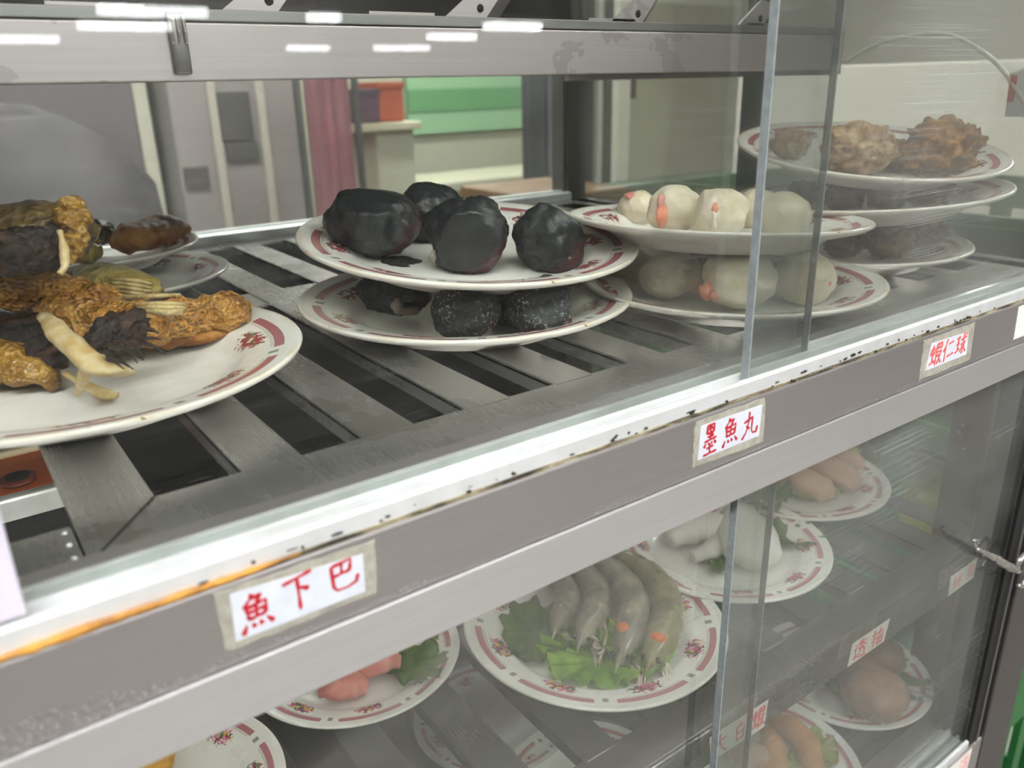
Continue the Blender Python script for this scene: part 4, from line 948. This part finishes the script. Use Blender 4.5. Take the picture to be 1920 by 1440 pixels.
M_PLS = simple('crumpled_pale_plastic', 'cfc9bd', .3, 0, .6, '8a857c', 120, .7, 200)
obj('strip', sweep(new(), [atx(1818, 735, .776), atx(1812, 770, .777), atx(1818, 800, .775), atx(1811, 835, .776), atx(1812, 880, .776), atx(1806, 925, .777), atx(1802, 965, .776)], [.003, .006, .009, .008, .0045, .003, .001], [.002, .003, .004, .003, .002, .002, .001], n=9, seg=12, rough=.004, fr=150, seed=7), M_PLS, t)
obj('dark_knot', blob(new(), atx(1815, 825, .772), (.003, .004, .0035), 3, .4, 2, 3), M_BLACK, t)
t = thing('white_cable', 'pale cable looping in an arc outside the end glass at upper right', 'cable', (.81, .5, .16))
obj('sheath', tube(new(), [atx(1588, 116, .806), atx(1612, 100, .81), atx(1655, 80, .815), atx(1715, 66, .82), atx(1780, 66, .82), atx(1830, 90, .82), atx(1870, 120, .815), atx(1905, 165, .812), atx(1935, 215, .81)], .0022, 10, 8), simple('cable_sheath', 'd8d2c8', .45), t)
t = thing('paper_packet', 'white paper packet with a red edge hanging outside the cabinet at upper right', 'packet', (.815, .34, .10))

def xslab(pts, x0, x1):
    bm = new(); f = [bm.verts.new((x0, p.y, p.z)) for p in pts]; g_ = [bm.verts.new((x1, p.y, p.z)) for p in pts]; n = len(pts)
    for i in range(n): bm.faces.new((f[i], f[(i + 1) % n], g_[(i + 1) % n], g_[i]))
    bm.faces.new(f); bm.faces.new(g_[::-1]); return bm
obj('packet_body', xslab([atx(x, y, .812) for x, y in ((1893, 138), (1950, 120), (1950, 222), (1884, 218))], .812, .820), simple('packet_paper', 'e2dfe2', .5), t, False)
obj('red_edge', xslab([atx(x, y, .8112) for x, y in ((1896, 140), (1908, 142), (1900, 190), (1888, 192))], .8105, .8118), simple('packet_red', 'c8483c', .5), t, False)

# ---------------------------------------------------------------- beyond the cabinet: things in the hall, seen through the glass
def slab(pts, y0, y1, bev=0):
    bm = new(); f = [bm.verts.new((p[0], y0, p[1])) for p in pts]; g_ = [bm.verts.new((p[0], y1, p[1])) for p in pts]; n = len(pts)
    for i in range(n): bm.faces.new((f[i], f[(i + 1) % n], g_[(i + 1) % n], g_[i]))
    bm.faces.new(f[::-1]); bm.faces.new(g_); return bm
# green notice wall panel and wainscot on the far wall
t = thing('wall_panel', 'green painted panel on the far wall with a darker band', 'wall panel', (2.7, 4.18, -.1))
gx0, gx1 = aty(762, 200, 4.18).x, aty(1000, 200, 4.18).x; gz1, gz0 = .55, aty(870, 246, 4.18).z
zb1, zb0 = aty(870, 165, 4.18).z, aty(870, 206, 4.18).z
obj('panel', B(gx0, gx1, 4.16, 4.199, gz0, gz1), simple('green_wall_paint', '86a884', .6), t, False)
obj('band', B(gx0, gx1, 4.15, 4.16, zb0, zb1), simple('dark_green_band', '5a8a5c', .6), t, False)
t = thing('long_bench', 'long beige bench top with a dark shadow gap below the far wall', 'bench', (2.2, 3.3, FLOOR_Z))
bz = aty(800, 342, 3.2).z
obj('seat', B(1.50, 3.0, 3.15, 3.55, bz - .05, bz, bev=.01), simple('beige_bench_top', 'aaa692', .5), t, False)
obj('apron', B(1.55, 2.95, 3.2, 3.5, bz - .30, bz - .05), simple('beige_apron', 'a9a48e', .6), t, False)
for x in (1.60, 2.85):
    for y in (3.22, 3.46): obj('leg', B(x, x + .05, y, y + .05, FLOOR_Z, bz - .05), M_POST, t, False)
# pink curtain
t = thing('pink_curtain', 'dusty pink hanging cloth between the grey fridge and the green panel', 'curtain', (1.15, 2.42, -.75))
YC = 2.42
x0, x1 = aty(578, 260, YC).x, aty(662, 260, YC).x
bm = new(); n = 60; cols = []
for i in range(n + 1):
    u = i / n; x = x0 + (x1 - x0) * u; y = YC + .006 * math.sin(u * 22) + .003 * math.sin(u * 51)
    cols.append((bm.verts.new((x, y, -.75)), bm.verts.new((x, y, .62))))
for a, b in zip(cols, cols[1:]): bm.faces.new((a[0], b[0], b[1], a[1]))
bmesh.ops.solidify(bm, geom=bm.faces[:], thickness=.004)
obj('cloth', bm, simple('dusty_pink_cloth', 'efc6ce', .8, 0, .3, 'e4b6c0', 8), t)
obj('hanging_rod', tube(new(), [(x0 - .03, YC, .62), ((x0 + x1) / 2, YC, .622), (x1 + .03, YC, .62)], .012, 10), M_POST, t)
for x in (x0 - .02, x1 + .02): obj('rod_post', B(x - .008, x + .008, YC - .01, YC + .01, FLOOR_Z, .62), M_POST, t, False)
# counter with cream top and crates
t = thing('cream_counter', 'low counter with a cream top in front of the pink curtain', 'counter', (1.7, 2.6, FLOOR_Z))
cz = aty(640, 232, 2.6).z; cx0, cx1 = aty(640, 240, 2.6).x, aty(765, 240, 2.6).x
obj('top', B(cx0, cx1, 2.5, 2.85, cz - .025, cz, bev=.004), simple('cream_top', 'b9b199', .5), t, False)
obj('front_panel', B(cx0 + .10, cx1 - .01, 2.55, 2.57, FLOOR_Z, cz - .025), simple('beige_front_panel', 'b3b09c', .6), t, False)
obj('side_panel', B(cx0 + .10, cx0 + .12, 2.57, 2.80, FLOOR_Z, cz - .025), simple('beige_side_panel', 'a3a08c', .6), t, False)
for i, (a, b, c_, lab) in enumerate([(664, 712, '57404e', 'dark plum crate on the cream counter'), (712, 758, 'a8553c', 'rusty orange crate on the cream counter, right of the plum one')]):
    xa, xb = aty(a, 200, 2.55).x, aty(b, 200, 2.55).x
    k = thing('crate', lab, 'crate', ((xa + xb) / 2, 2.62, cz), 'crates on the cream counter')
    m = simple('crate_' + c_, c_, .55)
    obj('shell', B(xa, xb, 2.55, 2.75, cz, cz + .10 + .02 * i, bev=.006), m, k, False)
    obj('rim', B(xa - .004, xb + .004, 2.545, 2.755, cz + .085 + .02 * i, cz + .105 + .02 * i, bev=.003), m, k, False)
# grey fridge
t = thing('grey_fridge', 'tall grey fridge with two dark door windows left of the pink curtain', 'fridge', (1.05, 3.3, FLOOR_Z))
x0, x1 = aty(330, 260, 3.1).x, aty(574, 260, 3.1).x
obj('body', B(x0, x1, 3.12, 3.7, FLOOR_Z, .75, bev=.01), simple('light_grey_enamel', '8f8886', .4, 0, .5, '7f7875', 2), t, False)
for i, (a, b, ya, yb) in enumerate([(405, 478, 172, 262), (425, 488, 268, 300), (345, 395, 315, 350)]):
    p, q = aty(a, ya, 3.1), aty(b, yb, 3.1)
    obj('door_window', B(p.x, q.x, 3.1, 3.125, q.z, p.z, bev=.004), simple('dark_grey_glass', '4a4846', .25), t, False)
for px_ in (400, 490): 
    p = aty(px_, 260, 3.1); obj('door_strip', B(p.x, p.x + .03, 3.095, 3.12, FLOOR_Z + .1, .7, bev=.004), simple('pale_strip', 'aaa398', .4), t, False)
# dark padded cover
t = thing('dark_cover', 'large dark grey draped cover with a sloping right side at the far left', 'draped cover', (.35, 2.2, FLOOR_Z))
ol = [(-160, 250), (-40, 205), (30, 195), (60, 196), (110, 215), (165, 240), (215, 270), (265, 305), (298, 345), (318, 440)]
pts = [(aty(x, y, 2.1).x, aty(x, y, 2.1).z) for x, y in ol]; pts = pts + [(pts[-1][0] + .05, -.9), (pts[0][0], -.9)]
bm = slab(pts, 2.1, 2.55); bmesh.ops.bevel(bm, geom=[e for e in bm.edges if abs(e.verts[0].co.y - e.verts[1].co.y) < 1e-6], offset=.03, segments=3, affect='EDGES')
obj('drape', bm, simple('dark_grey_drape', '575152', .75, 0, .3, '3f3b3c', 4, .4, 8), t)
obj('cart_frame', B(pts[0][0] + .05, pts[-3][0] - .05, 2.2, 2.5, FLOOR_Z, -.88), M_POST, t, False)
t = thing('mauve_partition', 'mauve grey partition behind the dark cover', 'partition', (.4, 3.4, FLOOR_Z))
obj('board', B(-.6, aty(262, 260, 3.3).x, 3.3, 3.36, FLOOR_Z + .05, .8, bev=.004), simple('mauve_grey_board', '665e60', .6), t, False)
obj('edge_strip', B(aty(262, 260, 3.3).x, aty(288, 260, 3.3).x, 3.28, 3.36, FLOOR_Z, .8, bev=.004), simple('cream_strip', 'b9b2a4', .5), t, False)
obj('foot', B(-.6, .6, 3.28, 3.40, FLOOR_Z, FLOOR_Z + .05), M_POST, t, False)
# steel rack with uprights
t = thing('storage_rack', 'dark storage rack with bright and dark uprights behind the cabinet corner', 'rack', (1.9, 2.2, FLOOR_Z))
for a, b, c_ in [(992, 1022, '3a393b'), (1030, 1046, '55555a'), (1062, 1082, 'a19f9c'), (1096, 1114, '3d3b3c'), (1122, 1130, 'b5b2ab'), (1136, 1150, '454344')]:
    xa, xb = aty(a, 260, 2.2).x, aty(b, 260, 2.2).x
    obj('upright', B(xa, xb, 2.2, 2.24, FLOOR_Z, .7, bev=.004), simple('upright_' + c_, c_, .45), t, False)
xa, xb = aty(992, 260, 2.2).x, aty(1150, 260, 2.2).x
obj('top_shelf', B(aty(1000, 260, 2.6).x, xb + .2, 2.3, 2.6, aty(1070, 190, 2.3).z, .5), simple('dark_brown_shelf', '3c2c2a', .6), t, False)
obj('back_sheet', B(aty(1000, 260, 2.6).x, xb + .2, 2.58, 2.6, FLOOR_Z + .3, .3), simple('grey_back_sheet', '8b8b86', .6), t, False)
obj('bottom_shelf', B(xa + .12, xb, 2.24, 2.58, -.52, -.50), M_POST, t, False)
xa = aty(1157, 260, 2.1).x
t = thing('cream_pole', 'thin cream upright pole to the right of the storage rack', 'pole', (xa, 2.1, FLOOR_Z)); obj('pole', B(xa, aty(1180, 260, 2.1).x, 2.1, 2.13, FLOOR_Z, .9, bev=.004), simple('cream_pole_paint', 'cfc9ba', .5), t, False)
# dark green counter to the right of the rack
t = thing('green_counter', 'dark green counter below the pale wall, behind the white shrimp balls', 'counter', (2.3, 1.9, FLOOR_Z))
p, q = aty(1010, 350, 1.9), aty(1420, 318, 1.9)
obj('body', B(p.x + .25, q.x + .5, 1.9, 2.0, FLOOR_Z, q.z, bev=.006), simple('dark_green_laminate', '47553f', .5, 0, .5, '5b6650', 3), t, False)
t = thing('brown_board', 'brown wooden board lying low behind the black ball plates', 'board', (1.2, 1.35, -.2))
p, q = aty(1015, 372, 1.3), aty(1185, 362, 1.3)
obj('plank', B(p.x, q.x, 1.3, 1.6, p.z - .04, p.z, bev=.004), simple('brown_wood', '7a5a3a', .6, 0, .4, '5b4129', 14), t, False)
for x in (p.x + .02, q.x - .05): obj('leg', B(x, x + .03, 1.4, 1.43, FLOOR_Z, p.z - .04), M_POST, t, False)
# produce crates outside the right end
M_GCR = simple('green_crate_plastic', '266a33', .45, 0, .5, '327c3e', 5)
def crate(label, x0, x1, y0, y1, z0, h, m):
    t = thing('produce_crate', label, 'crate', ((x0 + x1) / 2, (y0 + y1) / 2, z0), 'green produce crates')
    w = .012
    obj('base', B(x0, x1, y0, y1, z0, z0 + .012), m, t, False)
    for k, (a, b, c_, d) in enumerate([(x0, x0 + w, y0, y1), (x1 - w, x1, y0, y1), (x0 + w, x1 - w, y0, y0 + w), (x0 + w, x1 - w, y1 - w, y1)]):
        bm = new(); nb = 5
        box(bm, a, b, c_, d, z0 + .012, z0 + .06); box(bm, a, b, c_, d, z0 + h - .05, z0 + h)
        for i in range(nb + 1):
            u = i / nb
            if k < 2: yy = c_ + (d - c_ - .03) * u; box(bm, a, b, yy, yy + .03, z0 + .06, z0 + h - .05)
            else: xx = a + (b - a - .03) * u; box(bm, xx, xx + .03, c_, d, z0 + .06, z0 + h - .05)
        obj('side', bm, m, t, False)
    obj('rim', B(x0 - .006, x0, y0 - .006, y1 + .006, z0 + h - .03, z0 + h - .012), m, t, False)
    return t
cx = (1.02, 1.46, .40, .98)
crate('green crate on the floor, lowest of the stack outside the end glass', *cx, FLOOR_Z, .30, M_GCR)
crate('green crate second from the floor in the stack outside the end glass', *cx, FLOOR_Z + .30, .30, M_GCR)
crate('green crate third from the floor, holding yellow cabbages', *cx, FLOOR_Z + .60, .26, M_GCR)
crate('green crate on top of the stack outside the end glass, full of leaves', *cx, FLOOR_Z + .86, .26, simple('dull_green_crate_plastic', '44573f', .5, 0, .5, '50644a', 5))
crate('single green crate on the floor past the dark post, heaped with leaves', 1.50, 1.94, .62, 1.10, FLOOR_Z, .30, M_GCR)
rnd = random.Random(21)
def cab(label, c, r, m, seed, cat='cabbage', name='cabbage'):
    bm = new(); blob(bm, c, (r, r * 1.2, r * .8), 4, .18, 1.6, seed, 0, None, 3, .06, 5)
    o = obj(name, bm, m); origin_to(o, Vector(c) - Vector((0, 0, r * .8))); return tag(o, label, cat, 'produce in the crates')
zb = FLOOR_Z + .612
cab('yellowish cabbage at the near end of the third crate', (1.10, .52, zb + .085), .075, M_YEL, 1)
cab('yellow green cabbage in the middle of the third crate', (1.11, .70, zb + .085), .075, M_YEL, 2)
cab('pale cabbage at the far end of the third crate', (1.11, .87, zb + .08), .07, M_YEL, 3)
zt = FLOOR_Z + .872
for i, (x, y, r, m, lab) in enumerate([(1.12, .52, .070, M_LET2, 'dark green leafy head at the near end of the top crate'), (1.12, .70, .070, M_LET2, 'dark green leafy head in the middle of the top crate'), (1.12, .87, .070, M_LET, 'bright green leafy head at the far end of the top crate'),
                                  (1.34, .60, .075, M_LET2, 'leafy head at the back near corner of the top crate'), (1.34, .82, .075, M_YEL, 'yellowish leafy head at the back far corner of the top crate')]):
    cab(lab, (x, y, zt + r * .8), r, m, 10 + i, 'leafy vegetable', 'leafy_head')
for i, (x, y) in enumerate([(1.62, .76), (1.62, .98), (1.82, .86)]):
    cab(['leafy head at the near corner of the single crate', 'leafy head at the far corner of the single crate', 'leafy head at the back of the single crate'][i], (x, y, FLOOR_Z + .09), .075, M_LET, 30 + i, 'leafy vegetable', 'leafy_head')
t = thing('cream_screen', 'pale cream screen standing behind the leafy crates, right of the cabinet', 'screen', (1.62, .9, FLOOR_Z))
zc = atx(1640, 120, 1.6).z
obj('sheet', B(1.60, 1.63, .35, 1.32, -.20, zc, bev=.004), simple('cream_plastic_sheet', 'dcd4c8', .5), t, False)
for y in (.38, 1.26): obj('leg', B(1.60, 1.63, y, y + .03, FLOOR_Z, -.20), M_POST, t, False)
# wall on the right of the hall
tag(obj('wall_right', B(5.2, 5.35, -6, 4.2, FLOOR_Z, CEIL_Z), simple('grey_wall_paint', 'b3ada4', .7, 0, .4, 'a8a299', 2), smooth=False), kind='structure')
